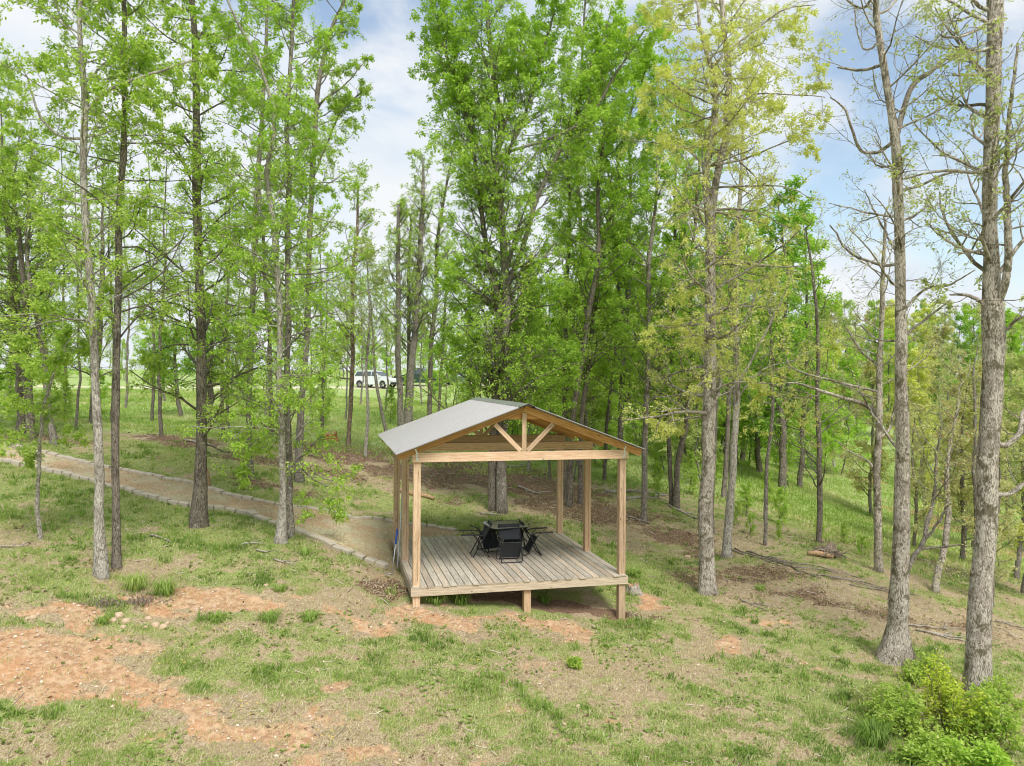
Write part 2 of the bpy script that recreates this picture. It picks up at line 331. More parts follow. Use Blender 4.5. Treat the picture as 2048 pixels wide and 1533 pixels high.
def m_bark(name, dark, light, lichen=None, lich=.0, moss=.0):
    m, N, L = newmat(name); tc = N.new('ShaderNodeTexCoord'); O = tc.outputs['Object']
    cc = N.new('ShaderNodeTexNoise'); cc.inputs['Scale'].default_value = 6; cc.inputs['Detail'].default_value = 3; L.new(O, cc.inputs[0])
    sb = N.new('ShaderNodeVectorMath'); sb.operation = 'SCALE'; sb.inputs['Scale'].default_value = .10; L.new(cc.outputs[1], sb.inputs[0])
    ad = N.new('ShaderNodeVectorMath'); L.new(O, ad.inputs[0]); L.new(sb.outputs[0], ad.inputs[1])
    mp = N.new('ShaderNodeMapping'); mp.inputs['Scale'].default_value = (1, 1, .13); L.new(ad.outputs[0], mp.inputs[0])
    f = noise(N, L, mp.outputs[0], 22, 8, .75, .3); f2 = noise(N, L, mp.outputs[0], 60, 5, .7)
    v = N.new('ShaderNodeTexVoronoi'); v.feature = 'DISTANCE_TO_EDGE'; v.inputs['Scale'].default_value = 46; L.new(mp.outputs[0], v.inputs['Vector'])
    big = noise(N, L, O, 1.9, 5, .6); mid = noise(N, L, O, 7, 5, .6)
    plate = ramp_fac(N, L, v.outputs['Distance'], .0, .22)
    fac = math_(N, L, 'ADD', math_(N, L, 'MULTIPLY', f, .55), math_(N, L, 'ADD', math_(N, L, 'MULTIPLY', plate, .16), math_(N, L, 'MULTIPLY', f2, .35)))
    c = mixc(N, L, ramp_fac(N, L, fac, .40, .62), dark, light)
    c = mixc(N, L, math_(N, L, 'MULTIPLY', ramp_fac(N, L, big, .46, .60), .42), c, dark)
    c = mixc(N, L, math_(N, L, 'MULTIPLY', ramp_fac(N, L, mid, .52, .66), .25), c, light)
    if lichen:
        p = noise(N, L, O, 11, 6, .65); c = mixc(N, L, math_(N, L, 'MULTIPLY', ramp_fac(N, L, p, .60-lich, .67-lich), .7), c, lichen)
    if moss:
        p = noise(N, L, O, 2.6, 7, .7, .5); c = mixc(N, L, math_(N, L, 'MULTIPLY', ramp_fac(N, L, p, .66-moss, .72-moss), .75), c, (.09, .08, .035))
    return finish(m, N, L, c, .9, fac, .9, .03, .15)
def m_leaf(name, stops, trans=.48):
    m, N, L = newmat(name); a = attr(N, 'tint'); r = ramp(N, stops); L.new(a.outputs['Fac'], r.inputs[0])
    o = N.new('ShaderNodeOutputMaterial'); d = N.new('ShaderNodeBsdfPrincipled'); d.inputs['Roughness'].default_value = .55; d.inputs['Specular IOR Level'].default_value = .25
    L.new(r.outputs[0], d.inputs['Base Color']); t = N.new('ShaderNodeBsdfTranslucent')
    tcx = mixc(N, L, 1.0, r.outputs[0], (1.0, 1.12, .55), 'MULTIPLY'); L.new(tcx, t.inputs[0])
    x = N.new('ShaderNodeMixShader'); x.inputs[0].default_value = trans; L.new(d.outputs[0], x.inputs[1]); L.new(t.outputs[0], x.inputs[2]); L.new(x.outputs[0], o.inputs[0])
    return m
def m_wood(name, dark, light, warm, grain_axis='Y', var=.5, knots=True):
    m, N, L = newmat(name); tc = N.new('ShaderNodeTexCoord'); O = tc.outputs['Object']; a = attr(N, 'tint')
    ofs = N.new('ShaderNodeCombineXYZ'); k = math_(N, L, 'MULTIPLY', a.outputs['Fac'], 37.7)
    for i in range(3): L.new(k, ofs.inputs[i])
    ad = N.new('ShaderNodeVectorMath'); L.new(O, ad.inputs[0]); L.new(ofs.outputs[0], ad.inputs[1])
    mp = N.new('ShaderNodeMapping'); sc = {'X': (.05, 1, 1), 'Y': (1, .05, 1), 'Z': (1, 1, .05)}[grain_axis]; mp.inputs['Scale'].default_value = tuple(min(1, v*1.4) if v < 1 else v for v in sc); L.new(ad.outputs[0], mp.inputs[0])
    g = noise(N, L, mp.outputs[0], 70, 5, .6, .5); g2 = noise(N, L, mp.outputs[0], 48, 5, .65, .4); b = noise(N, L, O, 2.2, 4)
    w = N.new('ShaderNodeTexWave'); w.inputs['Scale'].default_value = 9; w.inputs['Distortion'].default_value = 4; w.inputs['Detail'].default_value = 2; w.wave_type = 'RINGS'
    mp2 = N.new('ShaderNodeMapping'); mp2.inputs['Scale'].default_value = {'X': (.12, 1, 1), 'Y': (1, .12, 1), 'Z': (1, 1, .12)}[grain_axis]; L.new(ad.outputs[0], mp2.inputs[0]); L.new(mp2.outputs[0], w.inputs[0])
    fac = math_(N, L, 'ADD', math_(N, L, 'MULTIPLY', g, .5), math_(N, L, 'ADD', math_(N, L, 'MULTIPLY', g2, .44), math_(N, L, 'MULTIPLY', w.outputs[1], .06)))
    c = mixc(N, L, ramp_fac(N, L, fac, .32, .66), dark, light)
    wn = N.new('ShaderNodeTexWhiteNoise'); wn.noise_dimensions = '1D'; L.new(k, wn.inputs['W'])
    c = mixc(N, L, math_(N, L, 'MULTIPLY', ramp_fac(N, L, math_(N, L, 'ADD', math_(N, L, 'MULTIPLY', wn.outputs[0], .6), math_(N, L, 'MULTIPLY', b, .5)), .45, .95), var), c, warm)
    hs = N.new('ShaderNodeHueSaturation'); L.new(c, hs.inputs['Color']); vv = N.new('ShaderNodeMapRange'); vv.inputs['To Min'].default_value = .78; vv.inputs['To Max'].default_value = 1.16
    wn2 = N.new('ShaderNodeTexWhiteNoise'); wn2.noise_dimensions = '1D'; L.new(math_(N, L, 'ADD', k, 3.3), wn2.inputs['W']); L.new(wn2.outputs[0], vv.inputs['Value']); L.new(vv.outputs[0], hs.inputs['Value']); c = hs.outputs[0]
    if knots:
        v = N.new('ShaderNodeTexVoronoi'); v.inputs['Scale'].default_value = 4.2; mk = N.new('ShaderNodeMapping'); mk.inputs['Scale'].default_value = {'X': (.6, 1.6, 1.6), 'Y': (1.6, .6, 1.6), 'Z': (1.6, 1.6, .6)}[grain_axis]
        L.new(ad.outputs[0], mk.inputs[0]); L.new(mk.outputs[0], v.inputs['Vector']); kn = ramp_fac(N, L, v.outputs['Distance'], .10, .05)
        c = mixc(N, L, math_(N, L, 'MULTIPLY', kn, .75), c, (.10, .05, .025))
    return finish(m, N, L, c, .75, fac, .3, .002, .25)
def plain(name, c, rough=.5, metal=0, spec=.5, nz=0.1, sc=14):
    m, N, L = newmat(name); tc = N.new('ShaderNodeTexCoord'); n = noise(N, L, tc.outputs['Object'], sc, 5, .6)
    cc = mixc(N, L, n, tuple(max(0, x*(1-nz*2)) for x in c), tuple(min(1, x*(1+nz*2)) for x in c))
    rr = math_(N, L, 'ADD', math_(N, L, 'MULTIPLY', n, .2), rough-.1)
    return finish(m, N, L, cc, rr, None, spec=spec, metal=metal)
def glassy(name):
    m, N, L = newmat(name); tc = N.new('ShaderNodeTexCoord'); n = noise(N, L, tc.outputs['Object'], 3)
    return finish(m, N, L, mixc(N, L, n, (.03, .045, .05), (.08, .11, .11)), .06, None, spec=.9)

M_GROUND = m_ground()
BARK = dict(
    pale=m_bark('bark_pale', (.15, .125, .105), (.56, .52, .46), (.62, .61, .55), .04, .0),
    grey=m_bark('bark_grey', (.08, .066, .052), (.36, .32, .28), (.50, .50, .44), .03, .0),
    dark=m_bark('bark_dark', (.055, .045, .035), (.29, .25, .21), (.40, .40, .34), .01, .0),
    oak=m_bark('bark_shaggy', (.13, .10, .08), (.60, .54, .47), (.68, .65, .58), .03, .13),
    brown=m_bark('bark_brown', (.08, .055, .04), (.38, .28, .20), (.50, .47, .40), .05, .06))
LEAF = dict(
    fresh=m_leaf('leaf_fresh_green', [(0, (.25, .39, .055)), (.5, (.45, .61, .11)), (1, (.66, .72, .26))]),
    vivid=m_leaf('leaf_vivid_green', [(0, (.25, .42, .045)), (.5, (.45, .64, .10)), (1, (.64, .76, .20))]),
    deep=m_leaf('leaf_deep_green', [(0, (.17, .34, .04)), (.5, (.30, .50, .07)), (1, (.46, .62, .15))]),
    yellow=m_leaf('leaf_yellow_green', [(0, (.52, .55, .10)), (.5, (.76, .76, .25)), (1, (.86, .83, .46))]),
    olive=m_leaf('leaf_young_olive', [(0, (.38, .44, .15)), (.5, (.55, .60, .26)), (1, (.72, .71, .42))]),
    rust=m_leaf('leaf_young_rust', [(0, (.58, .32, .19)), (.30, (.60, .48, .27)), (.55, (.58, .62, .27)), (1, (.72, .71, .42))]),
    tan=m_leaf('leaf_young_tan', [(0, (.56, .50, .30)), (.5, (.66, .64, .36)), (1, (.80, .75, .55))]),
    bush=m_leaf('leaf_bush_lime', [(0, (.32, .46, .04)), (.5, (.56, .66, .07)), (1, (.80, .78, .20))]))
M_DECK = m_wood('weathered_deck_wood', (.30, .27, .225), (.62, .56, .475), (.58, .40, .24), 'Y', .40)
M_RIMX = m_wood('rim_wood_long', (.36, .28, .20), (.62, .52, .40), (.56, .42, .29), 'X', .35)
M_RIMY = m_wood('rim_wood_shaded_side', (.26, .215, .165), (.50, .43, .33), (.45, .34, .23), 'Y', .35)  # darker copy of the rim wood: the side faces' shade is put into the colour
M_POST = m_wood('post_wood', (.38, .25, .145), (.67, .49, .34), (.60, .38, .22), 'Z', .55)
M_BEAM = m_wood('beam_wood', (.44, .28, .17), (.72, .52, .37), (.66, .40, .24), 'X', .5)
M_RAFT = m_wood('rafter_wood', (.44, .20, .07), (.74, .42, .17), (.68, .33, .11), 'X', .5)

# ------------------------------------------------------------------ ground sheet
cover = np.stack([d_, g_, s_, np.ones_like(d_)], -1).reshape(-1, 4)
far_ = np.clip((np.hypot(X, Y)-27)/8, 0, 1)*np.where(X > 0, 1, 1)
ways = np.stack([p_, r_, far_, np.ones_like(d_)], -1).reshape(-1, 4)
ny, nx = X.shape; idx = np.arange(nx*ny).reshape(ny, nx)
Q = np.stack([idx[:-1, :-1], idx[:-1, 1:], idx[1:, 1:], idx[1:, :-1]], -1).reshape(-1, 4)
g = mesh('ground', np.stack([X, Y, Z], -1).reshape(-1, 3), [Q], M_GROUND, None, True, [('cover', 'POINT', 'FLOAT_COLOR', cover), ('ways', 'POINT', 'FLOAT_COLOR', ways)])
tag(g, 'sloping ground of patchy grass, red clay and leaf litter under the trees', 'ground', kind='structure')

# ------------------------------------------------------------------ grass, litter, pebbles (stuff)
def in_deck(x, y, pad=0):
    lx = (x-DK['x'])*DC+(y-DK['y'])*DS; ly = -(x-DK['x'])*DS+(y-DK['y'])*DC
    return (lx > -pad) & (lx < DK['W']+pad) & (ly > -pad) & (ly < DK['D']+pad)
def sample_view(rng, n, ymin, ymax, mx=1.08):
    y = ymin*np.exp(rng.random(n)**.9*math.log(ymax/ymin)); x = (rng.random(n)*2-1)*y*.6715*mx
    return x, y
M_GRASS = m_leaf('grass_blade', [(0, (.14, .24, .045)), (.4, (.31, .44, .10)), (.72, (.48, .55, .20)), (.86, (.60, .54, .33)), (1, (.72, .64, .45))], .38)
def blades(name, x, y, hgt, nb, tint, rng, spread=.05, wid=.006, lean=.5):
    n = len(x); z = ground(x, y); x = np.repeat(x, nb)+rng.normal(0, spread, n*nb); y = np.repeat(y, nb)+rng.normal(0, spread, n*nb); z = np.repeat(z, nb)-.01
    h = np.repeat(hgt, nb)*rng.uniform(.5, 1.25, n*nb); t = np.clip(np.repeat(tint, nb)+rng.normal(0, .09, n*nb), 0, 1)
    az = rng.random(n*nb)*6.283; le = rng.random(n*nb)**.7*lean*2; w = wid*rng.uniform(.7, 1.5, n*nb)
    b = np.stack([x, y, z], -1); d = np.stack([np.cos(az), np.sin(az), 0*az], -1); s = np.stack([-np.sin(az+.7), np.cos(az+.7), 0*az], -1)*w[:, None]
    up_ = np.array([0, 0, 1.])
    m1 = b+(up_*.62+d*(le*.35)[:, None])*h[:, None]; tp = b+(up_*(1-.45*le)[:, None]+d*(le*.95)[:, None])*h[:, None]
    V = np.stack([b-s, b+s, m1+s*.8, m1-s*.8, tp], 1).reshape(-1, 3); k = np.arange(n*nb)*5
    Q = np.stack([k, k+1, k+2, k+3], -1); T = np.stack([k+3, k+2, k+4], -1)
    return mesh(name, V, [Q, T], M_GRASS, None, False, [('tint', 'FACE', 'FLOAT', np.concatenate([t, t]))])
def grass():
    rng = np.random.default_rng(11)
    x, y = sample_view(rng, 460000, 8.6, 30)
    d, g, s, p, r = masks(x, y)
    clump = fbm(x, y, 3.1, 3, 77)
    dens = np.clip((g-.30)*1.7, 0, 1)*(1-.93*d)*(1-.8*s)*(1-p)
    dens = dens*np.clip((clump-.40)*5, .10, 1)
    k = (rng.random(len(x)) < dens*.75) & ~in_deck(x, y, .02)
    x, y, g, clump = x[k], y[k], g[k], clump[k]
    tt = np.clip(.48+(fbm(x, y, .8, 3, 88)-.5)*1.4+rng.normal(0, .15, len(x)), 0.02, .8); tt = np.where(rng.random(len(x)) < .20, rng.uniform(.8, 1, len(x)), tt)
    h = (.03+.06*np.clip((clump-.4)*4, 0, 1)*rng.random(len(x)))*(1+.3*(g > .8))
    o = blades('grass', x, y, h, 5, tt, rng, .035, .0055)
    tag(o, 'patchy green and straw coloured grass covering the slope around the deck', 'grass', kind='stuff')
    # taller weedy clumps
    x, y = sample_view(rng, 16000, 8.8, 28); d, g, s, p, r = masks(x, y); c2 = fbm(x, y, 1.6, 3, 99)
    k = (rng.random(len(x)) < np.clip((g-.5)*2, 0, 1)*np.clip((c2-.56)*9, 0, 1)*(1-d)*(1-p)) & ~in_deck(x, y, 0); x, y = x[k], y[k]
    o = blades('tall_grass', x, y, rng.uniform(.10, .24, len(x)), 12, np.clip(.3+rng.normal(0, .15, len(x)), 0, .7), rng, .045, .008, .6)
    tag(o, 'taller bright green grass clumps standing out of the short lawn', 'grass', kind='stuff')
    # dry straw laid flat
    x, y = sample_view(rng, 70000, 8.6, 26); d, g, s, p, r = masks(x, y)
    k = (rng.random(len(x)) < np.clip(.75-d*.55-(g-.5)*.3, 0.05, 1)*(1-p*.3)) & ~in_deck(x, y, .02); x, y = x[k], y[k]
    o = blades('dry_straw', x, y, np.full(len(x), .075), 2, rng.uniform(.80, 1, len(x)), rng, .05, .0045, 1.0)
    tag(o, 'thin dry straw and thatch lying flat between the green tufts', 'straw', kind='stuff')
    # lush meadow blades farther off
    x = np.concatenate([rng.uniform(10, 34, 46000), rng.uniform(-34, 0, 40000), rng.uniform(-1, 16, 26000)]); y = np.concatenate([rng.uniform(24, 60, 46000), rng.uniform(28, 62, 40000), rng.uniform(29, 60, 26000)])
    o = blades('meadow_grass', x, y, rng.uniform(.06, .18, len(x)), 3, np.clip(.58+(fbm(x, y, .3, 3, 5)-.5)*.9+rng.normal(0, .1, len(x)), .1, .9), rng, .10, .016)
    tag(o, 'longer meadow grass beyond the wooded strip on both sides', 'grass', kind='stuff')
grass()
def litter():
    rng = np.random.default_rng(12); m = m_leaf('dead_leaf', [(0, (.10, .06, .035)), (.5, (.30, .19, .11)), (1, (.55, .42, .29))], .1)
    x, y = sample_view(rng, 120000, 9, 32); d, g, s, p, r = masks(x, y)
    k = (rng.random(len(x)) < np.clip(s*.9+.05, 0, 1)*(1-d*.7)*(1-p)) & ~in_deck(x, y, .05); x, y = x[k], y[k]
    n = len(x); z = ground(x, y)+rng.uniform(.004, .03, n); L = rng.uniform(.02, .05, n); a = rng.random(n)*6.283
    u = np.stack([np.cos(a), np.sin(a), rng.normal(0, .35, n)], -1)*L[:, None]; v = np.stack([-np.sin(a), np.cos(a), rng.normal(0, .35, n)], -1)*(L*.45)[:, None]; c = np.stack([x, y, z], -1)
    V = np.stack([c-u, c-v, c+u, c+v], 1).reshape(-1, 3); q = np.arange(n)*4
    o = mesh('leaf_litter', V, [np.stack([q, q+1, q+2, q+3], -1)], m, None, False, [('tint', 'FACE', 'FLOAT', rng.random(n))])
    tag(o, 'brown fallen leaves scattered over the bare soil under the trees', 'leaf litter', kind='stuff')
    # wood chips of the path
    mc = m_leaf('wood_chip', [(0, (.42, .26, .14)), (.5, (.64, .49, .32)), (1, (.76, .70, .50))], .0)
    lo = PATHPOLY.min(0); hi = PATHPOLY.max(0); x = rng.uniform(lo[0], hi[0], 300000); y = rng.uniform(lo[1], hi[1], 300000)
    k = inpoly(x, y, PATHPOLY) & ~in_deck(x, y, .02) & (rng.random(len(x)) < .8); x, y = x[k], y[k]; n = len(x)
    z = ground(x, y)+rng.uniform(.003, .014, n); L = rng.uniform(.008, .022, n); a = rng.random(n)*6.283
    u = np.stack([np.cos(a), np.sin(a), rng.normal(0, .3, n)], -1)*L[:, None]; v = np.stack([-np.sin(a), np.cos(a), rng.normal(0, .3, n)], -1)*(L*.4)[:, None]; c = np.stack([x, y, z], -1)
    V = np.stack([c-u, c-v, c+u, c+v], 1).reshape(-1, 3); q = np.arange(n)*4
    o = mesh('wood_chips', V, [np.stack([q, q+1, q+2, q+3], -1)], mc, None, False, [('tint', 'FACE', 'FLOAT', np.clip((fbm(x, y, .9, 4, 4)-.5)*2.2+.48+rng.normal(0, .22, n), 0, 1))])
    tag(o, 'orange and tan wood chips covering the curving footpath', 'wood chips', kind='stuff')
    # pebbles on the clay
    x, y = sample_view(rng, 60000, 9, 24); d, g, s, p, r = masks(x, y)
    k = (rng.random(len(x)) < np.clip(d-.25, 0, 1)*.9+.02) & ~in_deck(x, y, .05); x, y = x[k], y[k]; n = len(x)
    rr = .006+.03*rng.random(n)**5; z = ground(x, y)+rr*.25
    base = np.array([(1, 0, 0), (0, 1, 0), (-1, 0, 0), (0, -1, 0), (0, 0, .7), (0, 0, -.7)]); rot = rng.random(n)*6.28
    B = base[None]*rng.uniform(.6, 1.3, (n, 6, 1)); ca, sa = np.cos(rot)[:, None], np.sin(rot)[:, None]
    B = np.stack([B[..., 0]*ca-B[..., 1]*sa, B[..., 0]*sa+B[..., 1]*ca, B[..., 2]], -1)*rr[:, None, None]+np.stack([x, y, z], -1)[:, None]
    T = np.array([(0, 1, 4), (1, 2, 4), (2, 3, 4), (3, 0, 4), (1, 0, 5), (2, 1, 5), (3, 2, 5), (0, 3, 5)]); Tt = (T[None]+(np.arange(n)*6)[:, None, None]).reshape(-1, 3)
    mp_ = m_leaf('pebble', [(0, (.40, .26, .17)), (1, (.72, .62, .50))], .0)
    o = mesh('pebbles', B.reshape(-1, 3), [Tt], mp_, None, False, [('tint', 'FACE', 'FLOAT', np.repeat(rng.random(n), 8))])
    tag(o, 'small pale pebbles strewn on the red clay patches', 'pebbles', kind='stuff')
    # fine twigs on the soil
    x, y = sample_view(rng, 26000, 9, 30); d, g, s, p, r = masks(x, y); k = (rng.random(len(x)) < s*.5+.04) & ~in_deck(x, y, .1) & (p < .5); x, y = x[k], y[k]; n = len(x)
    L = rng.uniform(.05, .32, n); a = rng.normal(-.5, .9, n); P3 = []
    for t in (-.5, 0, .5):
        xx = x+np.cos(a)*L*t+rng.normal(0, .012, n); yy = y+np.sin(a)*L*t+rng.normal(0, .012, n); P3.append(np.stack([xx, yy, ground(xx, yy)+.012+rng.uniform(0, .02, n)], -1))
    V, Q = tubes(np.stack(P3, 1), np.repeat(rng.uniform(.002, .007, n)[:, None], 3, 1), 3)
    o = mesh('fallen_twigs', V, [Q], m_leaf('twig_litter', [(0, (.16, .11, .07)), (.5, (.40, .33, .26)), (1, (.66, .60, .50))], 0), None, False, [('tint', 'FACE', 'FLOAT', np.repeat(rng.random(n), 6))])
    tag(o, 'thin broken twigs littering the bare slope under the trees', 'twigs', kind='stuff')
    # broad leaved weeds
    x, y = sample_view(rng, 40000, 8.8, 32); d, g, s, p, r = masks(x, y); c2 = fbm(x, y, 1.1, 3, 303); k = (rng.random(len(x)) < np.clip((c2-.48)*5, 0, 1)*(1-d*.8)*.5) & ~in_deck(x, y, .1) & (p < .5); x, y = x[k], y[k]; n = len(x); nl = 6
    c = np.repeat(np.stack([x, y, ground(x, y)+.01], -1), nl, 0); n2 = len(c); a = rng.random(n2)*6.283; L = np.repeat(rng.uniform(.03, .075, n), nl)*rng.uniform(.6, 1.2, n2); el = rng.uniform(.25, 1.1, n2)
    dr = np.stack([np.cos(a)*np.cos(el), np.sin(a)*np.cos(el), np.sin(el)], -1); sd_ = np.stack([-np.sin(a), np.cos(a), rng.normal(0, .3, n2)], -1)
    V = np.stack([c, c+dr*(L*.55)[:, None]+sd_*(L*.28)[:, None], c+dr*L[:, None]-np.array([0, 0, .3])*L[:, None], c+dr*(L*.55)[:, None]-sd_*(L*.28)[:, None]], 1).reshape(-1, 3); q = np.arange(n2)*4
    o = mesh('weeds', V, [np.stack([q, q+1, q+2, q+3], -1)], M_GRASS, None, False, [('tint', 'FACE', 'FLOAT', np.clip(np.repeat(rng.normal(.38, .16, n), nl)+rng.normal(0, .07, n2), 0, .85))])
    tag(o, 'small broad leaved weeds sprouting through grass and litter', 'weeds', kind='stuff')
    # yellow flowers
    x, y = sample_view(rng, 5000, 10, 19); c2 = fbm(x, y, .8, 3, 202); d, g, s, p, r = masks(x, y); k = (c2 > .60) & (x < 0) & (p < .5) & (d < .4) & ~in_deck(x, y, .1); x, y = x[k][:260], y[k][:260]; n = len(x); z = ground(x, y)+rng.uniform(.06, .14, n); c = np.stack([x, y, z], -1)
    ang = np.arange(6)/6*6.283; ring = np.stack([np.cos(ang), np.sin(ang), 0*ang], -1)*.014
    V = (c[:, None]+ring[None]).reshape(-1, 3); q = np.arange(n)*6
    T = np.concatenate([np.stack([q, q+i, q+i+1], -1) for i in range(1, 5)])
    o = mesh('yellow_flowers', V, [T], plain('petal_yellow', (.75, .55, .03), .6), None)
    tag(o, 'tiny yellow wildflowers dotted through the grass left of the deck', 'flowers', kind='stuff')
litter()

# ------------------------------------------------------------------ trees
def resample(P, R, n, rng=None, wob=0):
    P = np.array(P, float); R = np.array(R, float); s = np.concatenate([[0], np.cumsum(np.linalg.norm(np.diff(P, axis=0), axis=1))])
    # catmull-rom through the traced joints
    m = len(P); out = []; ro = []
    for q in np.linspace(0, s[-1], n):
        i = min(max(np.searchsorted(s, q)-1, 0), m-2); t = (q-s[i])/max(s[i+1]-s[i], 1e-6)
        p0 = P[max(i-1, 0)]; p1 = P[i]; p2 = P[i+1]; p3 = P[min(i+2, m-1)]
        out.append(.5*((2*p1)+(-p0+p2)*t+(2*p0-5*p1+4*p2-p3)*t*t+(-p0+3*p1-3*p2+p3)*t**3)); ro.append(R[i]*(1-t)+R[i+1]*t)
    out = np.array(out); ro = np.array(ro)
    if wob:
        w = np.cumsum(rng.normal(0, wob, (n, 3)), axis=0); w -= np.linspace(0, 1, n)[:, None]*w[-1]; w[:, 2] = 0; out += w
    return out, ro
def spawn(rng, P, R, cnt, t0, t1, L, ang, up_, n=5, wander=.3, rr=.5, lend=.5, minr=.004, flat=1.0, tip=.3):
    K, m, _ = P.shape; cnt = np.broadcast_to(np.asarray(cnt, int), (K,)); k = np.repeat(np.arange(K), cnt); n_ = len(k)
    if n_ == 0: return np.zeros((0, n, 3)), np.zeros((0, n))
    w = (np.concatenate([np.arange(c) for c in cnt])+rng.random(n_))/np.repeat(cnt, cnt)
    t = t0+(t1-t0)*w; f = t*(m-1); i = np.minimum(f.astype(int), m-2); fr = (f-i)[:, None]
    o = P[k, i]*(1-fr)+P[k, i+1]*fr; d = nrm(P[k, i+1]-P[k, i]); r = R[k, i]*(1-fr[:, 0])+R[k, i+1]*fr[:, 0]
    rv = rng.normal(0, 1, (n_, 3)); rv[:, 2] *= flat; pr = nrm(np.cross(d, np.cross(rv, d)))
    a = np.radians(ang+rng.normal(0, 12, n_))[:, None]; dr = nrm(np.cos(a)*d+np.sin(a)*pr)
    Ls = (L[k] if isinstance(L, np.ndarray) else np.full(n_, L))*(1-(1-lend)*w)*rng.uniform(.6, 1.25, n_)
    pts = [o]; st = (Ls/(n-1))[:, None]; bend = rng.normal(0, wander*.5, (n_, 3))
    for j in range(n-1):
        pts.append(pts[-1]+dr*st); dr = nrm(dr+np.array([0, 0, 1.])*up_/(n-1)*2+bend*.5+rng.normal(0, wander*.5, (n_, 3)))
    Pn = np.stack(pts, 1); r0 = np.clip(r*rr, minr, .2); Rn = r0[:, None]*np.linspace(1, tip, n)[None]
    return Pn, np.maximum(Rn, minr*.5)
def length(P): return np.linalg.norm(np.diff(P, axis=1), axis=2).sum(1)
def sprigs(rng, P, per, t0, size, nl, droop=.35):
    K, m, _ = P.shape; k = np.repeat(np.arange(K), per); n_ = len(k); t = t0+(1-t0)*rng.random(n_); f = t*(m-1); i = np.minimum(f.astype(int), m-2); fr = (f-i)[:, None]
    o = P[k, i]*(1-fr)+P[k, i+1]*fr; d = nrm(P[k, i+1]-P[k, i]); shade = rng.normal(0, .12, n_)+rng.normal(0, .10, K)[k]
    o = np.repeat(o, nl, 0); d = np.repeat(d, nl, 0); n2 = len(o); o = o+rng.normal(0, size*.45, (n2, 3))
    dr = nrm(d*.6+rng.normal(0, .8, (n2, 3))*np.array([1, 1, .55])+np.array([0, 0, -droop])); s = size*rng.uniform(.55, 1.3, n2)
    side = nrm(np.cross(dr, np.array([0, 0, 1.])+rng.normal(0, .55, (n2, 3)))); nn = np.cross(side, dr)
    a = o; m1 = o+dr*(s*.45)[:, None]+side*(s*.27)[:, None]+nn*(s*.06)[:, None]; tpp = o+dr*s[:, None]-nn*(s*.12)[:, None]; m2 = o+dr*(s*.45)[:, None]-side*(s*.27)[:, None]+nn*(s*.06)[:, None]
    V = np.stack([a, m1, tpp, m2], 1).reshape(-1, 3); q = np.arange(n2)*4
    Fq = np.stack([q, q+1, q+2, q+3], -1); tint = np.clip(.5+np.repeat(shade, nl)+rng.normal(0, .14, n2), 0, 1)
    return V, Fq, tint
class Wood:
    def __init__(s): s.V = []; s.Q = []; s.n = 0
    def add(s, P, R, sides):
        if len(P) == 0: return
        V, Q = tubes(P, R, sides); s.V.append(V); s.Q.append(Q+s.n); s.n += len(V)
# crown styles: b1 = boughs per metre of axis, L1 bough length (m), a1 angle, u1 lift, b2 / b3 side shoots, ls leaf size, sp sprigs per twig, nl leaves per sprig
STY = dict(
    maple=dict(b1=5.4, L1=1.9, a1=66, u1=.06, b2=6, b3=5, ls=.072, sp=2, nl=6, flat=.8),
    dense=dict(b1=5.4, L1=2.1, a1=52, u1=.16, b2=6, b3=5, ls=.080, sp=2, nl=6, flat=1),
    fan=dict(b1=6.2, L1=2.6, a1=45, u1=.26, b2=7, b3=5, ls=.085, sp=2, nl=6, flat=1),
    layer=dict(b1=4.6, L1=2.7, a1=84, u1=.05, b2=8, b3=5, ls=.052, sp=3, nl=5, flat=.5),
    sparse=dict(b1=4.2, L1=1.7, a1=48, u1=.25, b2=5, b3=4, ls=.075, sp=1, nl=5, flat=1),
    bare=dict(b1=1.9, L1=2.3, a1=66, u1=.35, b2=6, b3=5, ls=.055, sp=1, nl=1, flat=1),
    bud=dict(b1=2.8, L1=2.4, a1=60, u1=.28, b2=6, b3=5, ls=.060, sp=1, nl=4, flat=1))
def grow(rng, axes, sty, crown0, dens=1., lscale=1., lsize=1., topmax=1.0):
    """axes: list of (P,R,t0): trunk first, then limbs. returns wood pieces and leaf arrays"""
    st = dict(STY[sty]); lines = []
    AP = np.stack([a[0] for a in axes]); AR = np.stack([a[1] for a in axes]); AL = length(AP)
    b1P = []; b1R = []
    for j, (P, R, t0) in enumerate(axes):
        c = max(3, int(st['b1']*dens*AL[j]*(topmax-t0)))
        p, r = spawn(rng, P[None], R[None], c, t0, topmax*.995, st['L1']*lscale*(1 if j == 0 else .75), st['a1'], st['u1'], 7, .28, .30, .42, .0055, st['flat'])
        b1P.append(p); b1R.append(r)
    b1P = np.concatenate(b1P); b1R = np.concatenate(b1R); L1 = length(b1P)
    b2P, b2R = spawn(rng, b1P, b1R, st['b2'], .2, .98, L1*.42, 48, .05, 5, .35, .6, .45, .0035, .6)
    b3P, b3R = spawn(rng, b2P, b2R, st['b3'], .25, 1, length(b2P)*.55, 45, 0, 3, .35, .6, .6, .0028, .8)
    return b1P, b1R, b2P, b2R, b3P, b3R, st
